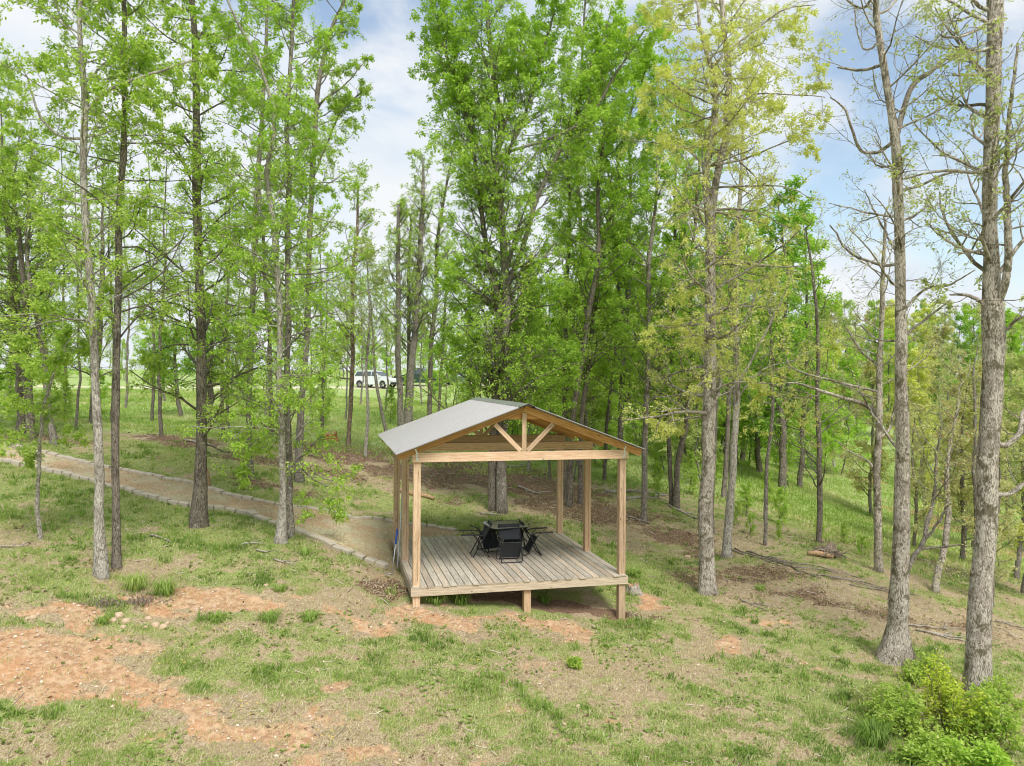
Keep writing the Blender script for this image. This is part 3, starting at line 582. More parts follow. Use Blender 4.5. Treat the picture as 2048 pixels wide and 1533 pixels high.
def make_tree(name, label, pts, sty='maple', leaf='fresh', bark='grey', crown=900, depth=None, limbs=(), ext=6, dens=1., lscale=1., lsize=1., seed=0, group=None, leafn=1., flare=1.0, cat='tree', side=12, wob=.012, topw=None, extra=0.0):
    rng = np.random.default_rng(1000+seed*7+int(pts[0][0])); 
    base = hit(pts[0][0], pts[0][1]) if depth is None else None
    if base is None:
        q = at(pts[0][0], pts[0][1], depth); base = np.array([q[0], q[1], ground(q[0], q[1])[0]]); dp = depth
    else: dp = base[1]/ray(pts[0][0], pts[0][1])[1]
    TP = [base-np.array([0, 0, .12])]; TR = [pts[0][2]/2*dp/F*flare*1.12]
    if depth is None: TP.append(base+np.array([0, 0, .07])); TR.append(pts[0][2]/2*dp/F*flare)
    dd = dp; drift = rng.normal(0, .05)
    for (px, py, w) in pts[(1 if depth is None else 0):]:
        dd = dd+drift*abs(rng.normal(0, 1)); q = at(px, py, dd)
        if q[2] < base[2]+.3: continue
        if len(TP) == 2 and depth is None and q[2]-base[2] > .9:
            f_ = min(.3, .32/(q[2]-base[2])); TP.append(base*(1-f_)+q*f_); TR.append((pts[0][2]*.3+w*.7)/2*dp/F)
        TP.append(q); TR.append(w/2*dd/F)
    if ext > 0:
        d = nrm((TP[-1]-TP[-2])); d = nrm(d+np.array([0, 0, .6]))
        for j in range(1, 4): TP.append(TP[-1]+d*ext/3+rng.normal(0, .1, 3)); TR.append(TR[-1]*.62 if j < 3 else .012)
    P, R = resample(TP, TR, 34, rng, wob)
    R = R*(1+rng.normal(0, .035, len(R)))
    zc = at(pts[0][0], crown, dp)[2]; t0 = float(np.clip(np.argmin(np.abs(P[:, 2]-zc))/(len(P)-1), .03, .95))
    axes = [(P, R, t0)]
    for lb in limbs:
        off = dd*0+dp; sgn = rng.choice([-1, 1])*.12
        lp = [at(x, y, dp+sgn*j) for j, (x, y, w) in enumerate(lb)]; lr = [w/2*dp/F for (_, _, w) in lb]
        # root the limb on the trunk
        k = np.argmin(np.linalg.norm(P-lp[0], axis=1)); lp[0] = P[k]
        if lb[-1][1] <= 6:
            d = nrm(lp[-1]-lp[-2]); lp.append(lp[-1]+d*1.6+np.array([0, 0, .8])); lr.append(lr[-1]*.3)
        lP, lR = resample(lp, lr, 34, rng, wob*.8); axes.append((lP, lR, .22))
    b1P, b1R, b2P, b2R, b3P, b3R, st = grow(rng, axes, sty, t0, dens, lscale, lsize)
    T = empty(name, base, 0, label, cat, group)
    wd = Wood()
    Pw = P-base
    # trunk with fluted, uneven section near the root
    V, Q = tubes(Pw[None], R[None], side); V = V.reshape(len(P), side, 3); ang = np.arange(side)/side*6.283
    nf = rng.integers(3, 6); ph = rng.random()*6.28; hgt = np.clip(1-(Pw[:, 2])/.9, 0, 1)
    fl = 1+.26*(hgt[:, None]**2)*np.cos(nf*ang[None]+ph)*(np.cos(ang[None]*2+ph*2)*.4+.6)+rng.normal(0, .03, (len(P), side))
    V = Pw[:, None]+(V-Pw[:, None])*fl[..., None]
    wd.V.append(V.reshape(-1, 3)); wd.Q.append(Q); wd.n += len(P)*side
    for a in axes[1:]: wd.add(a[0][None]-base, a[1][None], 8)
    wd.add(b1P-base, b1R, 5)
    wd.add(b2P-base, b2R, 4 if dp < 22 else 3); wd.add(b3P-base, b3R, 3)
    mesh('trunk', np.concatenate(wd.V), [np.concatenate(wd.Q)], BARK[bark], T, True)
    sp = st['sp']
    leafn = leafn*{'maple': .80, 'dense': .66, 'fan': .66, 'layer': .8, 'sparse': .85, 'bare': .8, 'bud': .9}[sty]
    V1, F1, t1 = sprigs(rng, b3P, sp, .2, st['ls']*lsize, st['nl'])
    V2, F2, t2 = sprigs(rng, b2P, sp, .4, st['ls']*lsize, st['nl'])
    V = np.concatenate([V1, V2])-base; Fq = np.concatenate([F1, F2+len(V1)]); t = np.concatenate([t1, t2])
    if leafn < .95:
        keep = rng.random(len(Fq)) < leafn; Fq = Fq[keep]; t = t[keep]
        used = Fq.ravel(); V = V[used]; Fq = np.arange(len(used)).reshape(-1, 4)
    mesh('crown', V, [Fq], LEAF[leaf], T, False, [('tint', 'FACE', 'FLOAT', t)])
    make_tree.total += len(Fq)
    return T
make_tree.total = 0
#TREES
G_L = 'slender trees left of the deck'; G_M = 'trees standing behind the deck'; G_R = 'trees on the right slope'
make_tree('sapling', 'thin pale sapling left of the paired trunks, in the grass below the path', [(82, 1080, 9), (81, 1000, 8), (82, 930, 7), (84, 850, 6), (98, 780, 5), (112, 730, 4)], 'maple', 'fresh', 'pale', 930, ext=.8, dens=1.5, lscale=.6, seed=1, cat='sapling')
make_tree('slender_tree', 'pale grey tree standing in front of a darker trunk, first large trunk from the left', [(205, 1156, 28), (201, 1060, 20), (200, 960, 18), (198, 850, 16), (192, 720, 15), (187, 600, 14), (182, 480, 14), (176, 380, 13), (175, 300, 13), (181, 200, 12), (172, 120, 10), (166, 60, 9), (170, 0, 8)],
  'maple', 'fresh', 'pale', 640, limbs=[[(180, 207, 8), (215, 185, 7), (290, 152, 6), (400, 118, 4)], [(172, 305, 6), (120, 272, 5), (82, 235, 5), (58, 165, 3), (40, 120, 2)], [(166, 92, 5), (140, 55, 4), (110, 5, 3)], [(178, 150, 5), (205, 130, 4), (260, 95, 3)], [(190, 650, 4), (130, 640, 3), (60, 655, 2)]], ext=5, dens=1.0, seed=2, group=G_L)
make_tree('slender_tree', 'darker trunk close behind the pale front tree, speckled with white lichen', [(231, 1137, 19), (229, 1060, 16), (230, 960, 15), (231, 850, 15), (237, 700, 14), (238, 560, 13), (240, 430, 13), (246, 330, 12), (251, 200, 11), (252, 100, 10), (253, 0, 9)], 'maple', 'fresh', 'dark', 700, ext=5, dens=.9, lscale=1.1, seed=3, group=G_L)
make_tree('tall_tree', 'straight dark tree with flared base by the lower path edging', [(396, 1052, 40), (397, 1000, 27), (399, 930, 23), (400, 850, 20), (400, 700, 19), (401, 600, 18), (399, 480, 17), (396, 380, 16), (393, 250, 14), (388, 120, 13), (382, 0, 11)], 'maple', 'fresh', 'dark', 880, ext=5, dens=1.0, lscale=1.1, seed=4, group=G_L,
  limbs=[[(400, 880, 4), (450, 905, 3), (500, 915, 2)], [(398, 700, 4), (350, 690, 3), (290, 715, 2)]])
make_tree('slender_tree', 'light grey trunk touching a darker twin where the path narrows', [(562, 1086, 26), (567, 1030, 15), (567, 960, 13), (564, 860, 12), (560, 750, 12), (563, 640, 11), (556, 540, 11), (545, 420, 11), (537, 350, 10), (545, 290, 9), (549, 240, 9), (532, 170, 7), (505, 100, 6), (478, 50, 5), (455, 0, 4)], 'maple', 'vivid', 'pale', 900, ext=3, dens=1.0, seed=5, group=G_L)
make_tree('slender_tree', 'darker twin trunk just right of the light grey one by the path', [(582, 1076, 15), (579, 1000, 13), (577, 900, 12), (575, 800, 12), (577, 650, 11), (574, 520, 11), (578, 380, 10), (575, 250, 9), (585, 120, 8), (592, 0, 6)], 'maple', 'vivid', 'grey', 960, ext=4, dens=1.0, lscale=1.05, seed=6, group=G_L,
  limbs=[[(580, 935, 4), (620, 955, 3), (660, 975, 2)]])
make_tree('slender_tree', 'brown trunk with a swollen base left of the dark soil strip', [(501, 956, 16), (498, 880, 12), (500, 770, 11), (505, 650, 11), (510, 500, 10), (512, 400, 10), (520, 280, 9), (528, 160, 8), (535, 0, 6)], 'maple', 'fresh', 'grey', 800, ext=4, dens=.9, lscale=1.2, seed=7, group=G_L)
make_tree('slender_tree', 'thick grey trunk rising behind the twin trunks, topped by bare forked limbs', [(597, 962, 20), (597, 900, 16), (600, 820, 13), (606, 740, 12), (612, 620, 12), (617, 500, 11), (622, 380, 11), (627, 290, 10), (635, 170, 10), (652, 90, 8), (672, 30, 6), (690, 0, 5)], 'maple', 'fresh', 'grey', 720, ext=3, dens=.9, lscale=1.05, seed=8, group=G_L,
  limbs=[[(624, 360, 5), (645, 310, 5), (672, 240, 4), (700, 205, 4), (725, 183, 3)], [(630, 240, 4), (650, 200, 4), (690, 170, 3), (724, 130, 2)]])
make_tree('thin_tree', 'very thin dark tree between the brown trunk and the twin trunks', [(541, 872, 8), (540, 780, 8), (538, 680, 7), (532, 560, 7), (528, 460, 6), (520, 380, 4)], 'maple', 'fresh', 'dark', 700, ext=2, dens=.8, seed=9, group=G_L)
make_tree('old_tree', 'thick dark tree at the far left edge beyond the upper path edging', [(50, 868, 27), (46, 800, 22), (42, 720, 20), (36, 640, 18), (30, 560, 15), (22, 480, 12), (12, 420, 8)], 'dense', 'fresh', 'dark', 720, ext=4, dens=1.0, lscale=1.3, seed=10, group=G_L)
make_tree('slender_tree', 'dark trunk leaning left just right of the thick far left tree', [(66, 880, 13), (62, 780, 11), (58, 690, 11), (50, 600, 10), (40, 500, 9), (34, 440, 7)], 'maple', 'fresh', 'dark', 760, ext=3, dens=.9, lscale=1.2, seed=11, group=G_L)
make_tree('slender_tree', 'short dark trunk with roots spread on the bank above the path', [(107, 888, 15), (96, 820, 11), (88, 740, 9), (75, 640, 9), (62, 560, 8), (55, 480, 5)], 'maple', 'fresh', 'grey', 770, ext=3, dens=1.0, lscale=1.2, seed=12, group=G_L)
make_tree('slender_tree', 'dark trunk seen just left of the pale front tree, on the meadow edge', [(184, 848, 14), (192, 760, 12), (200, 650, 11), (205, 540, 9), (207, 470, 6)], 'dense', 'fresh', 'dark', 780, ext=3, dens=.8, seed=13, group=G_L)
make_tree('small_tree', 'small round crowned tree alone in the meadow before the road', [(361, 833, 9), (355, 800, 8), (352, 770, 7), (350, 730, 6), (348, 690, 4)], 'dense', 'deep', 'dark', 790, ext=.6, dens=1.6, lscale=.9, lsize=1.5, seed=14)
make_tree('small_tree', 'dark leafy tree half hidden behind the straight dark trunk', [(421, 853, 11), (419, 800, 9), (420, 740, 8), (424, 690, 7), (428, 640, 5)], 'dense', 'deep', 'dark', 790, ext=.8, dens=1.6, lscale=.9, lsize=1.4, seed=15)
# mid left, farther back
G_F = 'thin trees between the meadow and the deck roof'
for i, (pts, st, lf, bk, cr, lab, ext, topk) in enumerate([
  ([(695, 893, 10), (699, 820, 9), (703, 740, 9), (704, 660, 8), (705, 560, 7), (716, 470, 6), (718, 370, 3)], 'sparse', 'fresh', 'brown', 760, 'thin tree rooted in the dark soil left of the deck roof', .4, 1),
  ([(731, 913, 8), (735, 850, 7), (736, 800, 6), (732, 742, 6), (736, 660, 5), (737, 590, 4), (735, 520, 2)], 'sparse', 'olive', 'pale', 740, 'crooked light sapling just left of the roof corner', .3, 1),
  ([(773, 870, 8), (762, 820, 7), (752, 770, 6), (747, 720, 5), (745, 660, 4), (742, 600, 2)], 'sparse', 'fresh', 'grey', 700, 'thin trunk leaning left in front of the white car', .3, 1),
  ([(803, 856, 14), (800, 790, 12), (797, 700, 11), (797, 600, 10), (797, 500, 9), (798, 410, 7)], 'sparse', 'fresh', 'grey', 660, 'straight trunk broken off at the top, right of the white car', .0, 1),
  ([(815, 850, 16), (821, 770, 14), (830, 660, 13), (838, 560, 12), (843, 450, 10), (847, 380, 7), (847, 325, 3)], 'sparse', 'fresh', 'grey', 700, 'stout trunk leaning right with a spire of small leafy twigs', .2, 1),
  ([(809, 850, 9), (815, 740, 8), (815, 640, 7), (815, 540, 6), (822, 440, 4)], 'sparse', 'olive', 'dark', 720, 'thin trunk squeezed between two stouter ones right of the white car', .6, 1),
  ([(858, 840, 10), (860, 760, 9), (862, 680, 9), (871, 590, 8), (875, 480, 7), (890, 380, 5), (905, 300, 3)], 'sparse', 'fresh', 'dark', 690, 'dark straight trunk in front of the green pickup', .3, 1),
  ([(876, 826, 6), (882, 750, 6), (888, 670, 5), (893, 580, 4), (895, 500, 3)], 'sparse', 'vivid', 'dark', 740, 'thin dark sapling before the rear of the green pickup', .3, 1)]):
    make_tree('thin_tree', lab, pts, st, lf, bk, cr, depth=None if pts[0][1] > 860 else 33+i, ext=ext, dens=1.5, lscale=1.15, lsize=1.3, seed=20+i, group=G_F, leafn=1)
# the big leafy pair behind the roof
make_tree('leafy_tree', 'light grey trunk of the huge bright green tree right behind the deck', [(1003, 1026, 25), (1001, 980, 21), (1003, 900, 20), (1008, 800, 19), (1010, 725, 18), (1014, 620, 17), (1007, 500, 15), (1000, 400, 14), (990, 330, 13), (1003, 250, 11), (988, 170, 10), (978, 80, 9), (972, 0, 8)], 'fan', 'vivid', 'grey', 900, ext=3.5, dens=1.3, lscale=1.02, seed=30, group=G_M,
  limbs=[[(1008, 790, 4), (1050, 775, 4), (1105, 780, 2)], [(1009, 740, 5), (1060, 705, 4), (1120, 700, 2)], [(1008, 700, 5), (960, 690, 4), (905, 705, 2)], [(1010, 650, 5), (1060, 620, 4), (1110, 610, 2)], [(1008, 620, 5), (960, 590, 4), (920, 560, 2)], [(1012, 560, 10), (1050, 480, 10), (1072, 400, 9), (1105, 330, 9), (1150, 240, 8), (1180, 140, 7), (1215, 50, 5)], [(1105, 330, 6), (1160, 250, 6), (1230, 150, 5), (1290, 60, 3)], [(998, 400, 8), (965, 320, 7), (935, 250, 6), (915, 180, 5), (885, 90, 4)], [(1001, 280, 7), (1030, 180, 6), (1045, 60, 5)], [(1000, 340, 7), (1045, 250, 6), (1080, 130, 5), (1110, 20, 4)]])
make_tree('leafy_tree', 'dark trunk hugging the light trunk behind the deck table', [(985, 1020, 20), (986, 940, 17), (990, 860, 16), (992, 776, 15), (993, 690, 14), (996, 600, 13), (978, 520, 11), (964, 440, 10), (955, 350, 9), (940, 270, 8), (920, 190, 6), (880, 80, 4)], 'fan', 'vivid', 'dark', 900, ext=1.5, dens=1.3, lscale=.95, seed=31, group=G_M)
for i, (pts, dep, st, lf, bk, cr, lab, ext, ls, limbs) in enumerate([
  ([(1129, 1000, 10), (1127, 837, 9), (1126, 708, 9), (1128, 605, 8), (1132, 502, 8), (1137, 417, 7), (1135, 300, 5)], 26, 'dense', 'vivid', 'dark', 850, 'straight dark trunk above the right half of the deck roof, with thick leaves', 1, 1, []),
  ([(1137, 1004, 12), (1145, 837, 12), (1160, 725, 11), (1177, 622, 11), (1193, 537, 10), (1197, 468, 9), (1194, 380, 8), (1205, 280, 6), (1210, 180, 4)], 25, 'dense', 'vivid', 'dark', 740, 'dark trunk leaning right over the roof peak', 2, 1, []),
  ([(1161, 1000, 11), (1164, 844, 10), (1174, 759, 10), (1184, 656, 9), (1191, 588, 8), (1200, 500, 7), (1230, 400, 6), (1240, 300, 5), (1275, 190, 4)], 25.5, 'dense', 'vivid', 'dark', 780, 'second dark leaning trunk right of the roof peak', 2, 1, []),
  ([(1180, 990, 7), (1170, 760, 7), (1164, 571, 7), (1161, 400, 7), (1155, 260, 6), (1165, 120, 5), (1170, 0, 4)], 29, 'dense', 'fresh', 'grey', 560, 'tall thin straight stem behind the two leaning trunks', 2, .9, []),
  ([(1246, 1000, 13), (1241, 878, 12), (1243, 776, 11), (1246, 690, 11), (1253, 605, 10), (1260, 537, 9), (1257, 460, 8), (1262, 360, 6), (1255, 250, 4)], 27, 'dense', 'vivid', 'grey', 830, 'forked trunk above the right end of the roof', 2, 1, [[(1246, 660, 7), (1240, 590, 7), (1231, 537, 6), (1228, 480, 6), (1224, 400, 5), (1210, 300, 3)]]),
  ([(1287, 1043, 13), (1289, 960, 12), (1290, 844, 11), (1294, 759, 10), (1299, 673, 10), (1299, 537, 9), (1308, 450, 7), (1315, 350, 5), (1310, 250, 3)], None, 'dense', 'vivid', 'grey', 860, 'grey trunk just right of the front right deck post', 2, 1.05, []),
  ([(1208, 1000, 7), (1213, 860, 7), (1226, 742, 6), (1236, 640, 5), (1238, 540, 4)], 30, 'dense', 'vivid', 'dark', 780, 'thin bent stem between the leaning trunks and the forked trunk', 1, .8, []),
  ([(1342, 1013, 10), (1336, 900, 9), (1338, 780, 9), (1345, 650, 8), (1350, 520, 7), (1348, 400, 5), (1355, 300, 4)], None, 'dense', 'vivid', 'dark', 880, 'dark trunk between the front right deck post and the pale mossy tree', 2, 1.1, []),
  ([(1352, 1018, 13), (1356, 915, 12), (1369, 860, 11), (1376, 780, 10), (1385, 680, 9), (1378, 560, 8), (1390, 440, 6), (1400, 330, 4)], None, 'dense', 'vivid', 'dark', 840, 'darker leaning trunk left of the pale mossy tree', 1.5, 1.1, []),
  ([(1427, 1070, 9), (1425, 960, 9), (1432, 840, 8), (1440, 700, 7), (1445, 560, 6)], None, 'dense', 'deep', 'grey', 800, 'thin trunk close behind the tall yellow green tree', 2, 1, []),
  ([(1447, 1040, 10), (1449, 960, 10), (1455, 840, 9), (1460, 700, 8), (1462, 560, 6)], 30, 'dense', 'deep', 'dark', 800, 'dark trunk in the shade behind the pale straight tree', 2, 1, []),
  ([(1098, 985, 5), (1098, 900, 5), (1096, 820, 4), (1094, 700, 3)], 29, 'dense', 'vivid', 'grey', 780, 'very thin stem seen through the right side of the deck frame', 1, .7, []),
  ([(1058, 972, 7), (1057, 900, 6), (1060, 800, 5), (1066, 680, 4)], 30, 'dense', 'vivid', 'pale', 800, 'thin pale stem seen through the middle of the deck frame', 1, .8, [])]):
    make_tree('leafy_tree', lab, pts, st, lf, bk, cr, depth=dep, ext=ext, dens=1.0, lscale=ls, lsize=1.15, seed=40+i, group=G_M, limbs=limbs)
# tall yellow green tree
make_tree('tall_tree', 'tall yellow green tree with mossy pale trunk that forks high up, right of the deck', [(1415, 1188, 40), (1413, 1120, 31), (1409, 1040, 29), (1411, 980, 28), (1419, 900, 26), (1418, 758, 25), (1418, 655, 22), (1421, 518, 20), (1422, 460, 22), (1418, 420, 20), (1409, 350, 15), (1422, 290, 14), (1431, 205, 12), (1430, 147, 11), (1415, 120, 9), (1402, 60, 7), (1395, 0, 5)], 'layer', 'yellow', 'oak', 850, ext=1.5, dens=1.1, seed=60, group=G_R, side=14,
  limbs=[[(1420, 440, 15), (1430, 359, 15), (1447, 290, 15), (1454, 205, 14), (1457, 154, 13), (1450, 85, 12), (1440, 0, 10), ], [(1425, 330, 5), (1480, 320, 4), (1540, 295, 3), (1610, 270, 2)], [(1458, 120, 5), (1510, 60, 4), (1570, 20, 3), (1630, 10, 2)], [(1414, 330, 5), (1370, 300, 4), (1340, 290, 3)], [(1458, 240, 5), (1500, 195, 4), (1560, 190, 3), (1650, 195, 2)], [(1430, 205, 4), (1380, 190, 4), (1320, 150, 3)], [(1418, 770, 4), (1470, 765, 3), (1560, 770, 2)], [(1415, 850, 4), (1360, 840, 3), (1310, 850, 2)], [(1418, 640, 4), (1360, 655, 3), (1300, 650, 2)]])
make_tree('tall_tree', 'pale straight tree right behind the tall yellow green tree', [(1452, 1116, 20), (1456, 1060, 16), (1461, 1000, 15), (1469, 897, 14), (1474, 792, 14), (1476, 689, 13), (1476, 587, 12), (1480, 450, 10), (1485, 410, 9), (1487, 325, 7), (1490, 240, 4)], 'sparse', 'yellow', 'pale', 830, ext=1, dens=1.1, lscale=1.3, seed=61, group=G_R,
  limbs=[[(1476, 760, 5), (1510, 700, 5), (1550, 620, 4), (1580, 560, 2)], [(1476, 690, 5), (1500, 620, 4), (1520, 560, 2)], [(1474, 790, 4), (1530, 740, 3), (1600, 720, 2)]])
make_tree('thin_tree', 'thin grey tree standing alone at the edge of the undergrowth', [(1530, 1090, 8), (1532, 1006, 8), (1535, 915, 7), (1543, 843, 7), (1546, 740, 6), (1545, 640, 4), (1548, 560, 3)], 'sparse', 'vivid', 'grey', 800, ext=.5, dens=1.2, seed=62, group=G_R)
make_tree('thin_tree', 'dark thin tree with bare drooping branches beside the stump', [(1638, 1087, 12), (1640, 970, 11), (1641, 860, 10), (1638, 800, 8), (1639, 723, 7), (1634, 620, 6), (1628, 540, 5), (1612, 450, 3)], 'bare', 'olive', 'dark', 1000, ext=.3, dens=2.2, lscale=.8, seed=63, group=G_R)
make_tree('tall_tree', 'mossy trunk left of the big bare tree, with a long bare limb to the left', [(1758, 1143, 17), (1758, 1060, 15), (1758, 960, 14), (1762, 878, 13), (1761, 758, 12), (1763, 655, 10), (1765, 552, 8), (1768, 450, 5)], 'bud', 'rust', 'oak', 800, ext=1, dens=1.0, seed=64, group=G_R,
  limbs=[[(1762, 830, 9), (1735, 812, 9), (1690, 797, 7), (1640, 782, 6), (1600, 768, 4), (1570, 766, 2)], [(1640, 782, 5), (1600, 742, 4), (1570, 710, 2)], [(1763, 740, 6), (1720, 700, 5), (1690, 650, 3)], [(1762, 880, 5), (1785, 850, 5), (1790, 800, 4)], [(1760, 945, 6), (1735, 925, 5), (1700, 905, 4), (1670, 880, 2)]])
make_tree('big_tree', 'large pale tree with wide flared foot and an almost bare forked crown', [(1787, 1322, 80), (1793, 1275, 45), (1797, 1225, 38), (1799, 1150, 33), (1799, 1079, 30), (1802, 933, 28), (1803, 860, 26), (1800, 760, 23), (1801, 689, 22), (1796, 552, 20), (1794, 460, 19), (1791, 380, 19), (1788, 300, 20), (1782, 240, 14), (1771, 154, 14), (1760, 68, 13), (1755, 0, 12)], 'bare', 'olive', 'oak', 640, ext=2.5, dens=1.25, seed=65, group=G_R, side=16, flare=.95,
  limbs=[[(1789, 290, 12), (1803, 245, 12), (1812, 210, 11), (1828, 167, 10), (1861, 143, 9), (1895, 116, 7), (1940, 99, 5), (1990, 80, 3)], [(1785, 302, 7), (1750, 305, 7), (1717, 300, 6), (1697, 256, 5), (1688, 220, 4), (1660, 195, 2)], [(1766, 152, 6), (1725, 140, 6), (1690, 136, 5), (1676, 136, 3)], [(1725, 139, 4), (1728, 100, 4), (1715, 60, 3), (1712, 10, 2)], [(1760, 25, 6), (1725, 15, 5), (1690, 0, 4)], [(1768, 30, 5), (1785, 5, 4)],
   [(1799, 400, 6), (1840, 370, 5), (1900, 345, 5), (1960, 345, 3)], [(1799, 545, 6), (1760, 530, 6), (1700, 505, 5), (1660, 450, 3)], [(1803, 610, 6), (1850, 580, 5), (1900, 570, 4), (1950, 540, 2)], [(1790, 700, 5), (1755, 680, 4), (1720, 650, 3)], [(1810, 670, 6), (1850, 640, 5), (1900, 600, 3)], [(1797, 890, 6), (1770, 860, 5), (1730, 800, 4), (1700, 740, 2)], [(1790, 500, 5), (1755, 440, 4), (1730, 380, 2)]])
make_tree('big_tree', 'massive pale trunk at the right edge, foot hidden by the lime green bush', [(1955, 1392, 56), (1958, 1335, 48), (1964, 1240, 43), (1970, 1150, 41), (1979, 1079, 39), (1983, 970, 38), (1987, 894, 38), (1992, 758, 38), (1993, 680, 40), (1992, 620, 40), (1991, 540, 30), (1990, 478, 28), (1989, 400, 27), (1988, 308, 26), (1989, 171, 27), (1992, 80, 30), (1994, 0, 30)], 'bud', 'olive', 'oak', 620, ext=5, dens=1.25, lsize=1.2, seed=66, group=G_R, side=16, flare=.95,
  limbs=[[(2000, 640, 16), (2010, 560, 15), (2016, 478, 14), (2015, 380, 12), (2013, 308, 9), (2022, 200, 7), (2035, 90, 5)], [(1987, 880, 12), (2010, 892, 12), (2035, 870, 11), (2050, 830, 8), (2070, 800, 5)], [(1985, 340, 8), (1950, 345, 7), (1900, 340, 6), (1840, 350, 4), (1790, 365, 3)], [(1984, 500, 8), (1940, 503, 7), (1890, 480, 5), (1850, 440, 3)], [(1984, 618, 9), (1960, 600, 8), (1930, 590, 6), (1900, 590, 3)], [(1988, 50, 7), (1960, 55, 6), (1915, 75, 5), (1880, 70, 3)], [(1985, 90, 6), (1930, 110, 5), (1890, 118, 3)], [(1985, 985, 9), (2005, 990, 9), (2040, 975, 8), (2070, 950, 5)], [(1998, 655, 8), (2030, 640, 6), (2060, 630, 4)], [(1985, 140, 6), (1940, 150, 5), (1905, 150, 3)]])
make_tree('leaning_tree', 'mossy trunk leaning right between the two biggest trees', [(1868, 1183, 15), (1876, 1140, 13), (1885, 1110, 12), (1893, 1070, 11), (1898, 1020, 11), (1897, 960, 9), (1905, 880, 7), (1920, 800, 5)], 'bud', 'rust', 'oak', 1040, ext=1, dens=1.2, seed=67, group=G_R)
make_tree('leaning_tree', 'forked grey sapling arching up beside the big bare tree', [(1812, 1150, 9), (1822, 1120, 9), (1840, 1094, 9), (1850, 1070, 9), (1859, 1035, 8), (1868, 980, 7), (1872, 920, 5), (1880, 840, 3)], 'bud', 'rust', 'grey', 1020, depth=18, ext=.5, dens=1.4, lscale=.9, seed=68, group=G_R, limbs=[[(1845, 1085, 6), (1862, 1065, 5), (1880, 1040, 5), (1898, 1000, 4)], [(1838, 1100, 5), (1880, 1095, 4), (1930, 1090, 3)]])
make_tree('thin_tree', 'narrow dark trunk just left of the massive right edge tree', [(1947, 1178, 9), (1951, 1110, 9), (1954, 1040, 8), (1952, 940, 7), (1955, 840, 6), (1950, 740, 4)], 'bud', 'tan', 'grey', 1000, ext=1, dens=1.3, seed=69, group=G_R)
print('leaves', make_tree.total)

# ---- filler trees: a few kinds, copied as individuals
def proto(name, h, sty, leaf, bark, seed, dens=1, lscale=1, lsize=2.0, r=.14, t0=.3):
    rng = np.random.default_rng(seed); n = 20
    P = np.stack([np.cumsum(rng.normal(0, .05, n)), np.cumsum(rng.normal(0, .05, n)), np.linspace(-.2, h, n)], -1); R = np.linspace(r, .02, n)
    b1P, b1R, b2P, b2R, b3P, b3R, st = grow(rng, [(P, R, t0)], sty, t0, dens, lscale)
    T = empty(name); w = Wood(); w.add(P[None], R[None], 8); w.add(b1P, b1R, 4); w.add(b2P, b2R, 3)
    mesh('trunk', np.concatenate(w.V), [np.concatenate(w.Q)], BARK[bark], T, True)
    V, Fq, t = sprigs(rng, b3P, 1 if sty == 'maple' else 2, .1, st['ls']*lsize, 3); V2, F2, t2 = sprigs(rng, b2P, 2, .3, st['ls']*lsize, 3)
    mesh('crown', np.concatenate([V, V2]), [np.concatenate([Fq, F2+len(V)])], LEAF[leaf], T, False, [('tint', 'FACE', 'FLOAT', np.concatenate([t, t2]))])
    return T
def copy_thing(root):
    c = root.copy(); COL.objects.link(c)
    for ch in list(root.children):
        d = ch.copy(); COL.objects.link(d); d.parent = c
        for g2 in ch.children:
            e = g2.copy(); COL.objects.link(e); e.parent = d
    return c
protos = {
 'green': [proto('woodland_tree', 12, 'dense', 'fresh', 'dark', 201, .8, 1.1, t0=.12), proto('woodland_tree', 11, 'dense', 'vivid', 'dark', 202, .8, 1.0, t0=.12)],
 'deep': [proto('woodland_tree', 12, 'dense', 'deep', 'dark', 203, .8, 1.1, t0=.12), proto('woodland_tree', 12, 'dense', 'vivid', 'dark', 213, .8, 1.1, t0=.2)],
 'olive': [proto('woodland_tree', 12, 'dense', 'olive', 'grey', 204, .75, 1.1, 1.7, t0=.15), proto('woodland_tree', 12, 'sparse', 'yellow', 'pale', 205, 1.5, 1.2, 2.2, t0=.15)],
 'rust': [proto('woodland_tree', 11, 'bud', 'rust', 'grey', 206, 1.8, .9, 2.6, t0=.12), proto('woodland_tree', 11, 'dense', 'tan', 'grey', 207, .7, 1.0, 1.5, t0=.12)],
 'slim': [proto('woodland_tree', 13, 'maple', 'fresh', 'grey', 208, .75, .9, 1.3, .09, .32), proto('woodland_tree', 13, 'maple', 'fresh', 'dark', 218, .7, 1.0, 1.3, .09, .38)],
 'sapling': [proto('sapling', 6, 'sparse', 'fresh', 'grey', 311, 2.2, .75, 1.5, .035, .12), proto('sapling', 6, 'sparse', 'vivid', 'dark', 312, 2.2, .8, 1.5, .035, .12), proto('sapling', 6, 'sparse', 'olive', 'grey', 313, 2.0, .75, 1.5, .035, .15)],
 'shrub': [proto('bushy_tree', 4, 'dense', 'fresh', 'dark', 209, 1.5, .8, 1.3, .05, .06), proto('bushy_tree', 4, 'dense', 'vivid', 'dark', 210, 1.5, .8, 1.3, .05, .06)]}
used = set()
def place(kind, x, y, h, label, group, rng, cat='tree', name=None):
    pr = protos[kind][rng.integers(len(protos[kind]))]
    if pr.name not in used: o = pr; used.add(pr.name)
    else: o = copy_thing(pr)
    hh = {'shrub': 4., 'slim': 13., 'sapling': 6.}.get(kind, 12.)
    s = h/hh; sw = s*rng.uniform(.85, 1.2)
    o.location = (x, y, ground(x, y)[0]-.05); o.rotation_euler = (0, 0, rng.random()*6.28); o.scale = (sw, sw, s)
    tag(o, label, cat, group); LOG.append(o); return o
LOG = []
rng = np.random.default_rng(55)
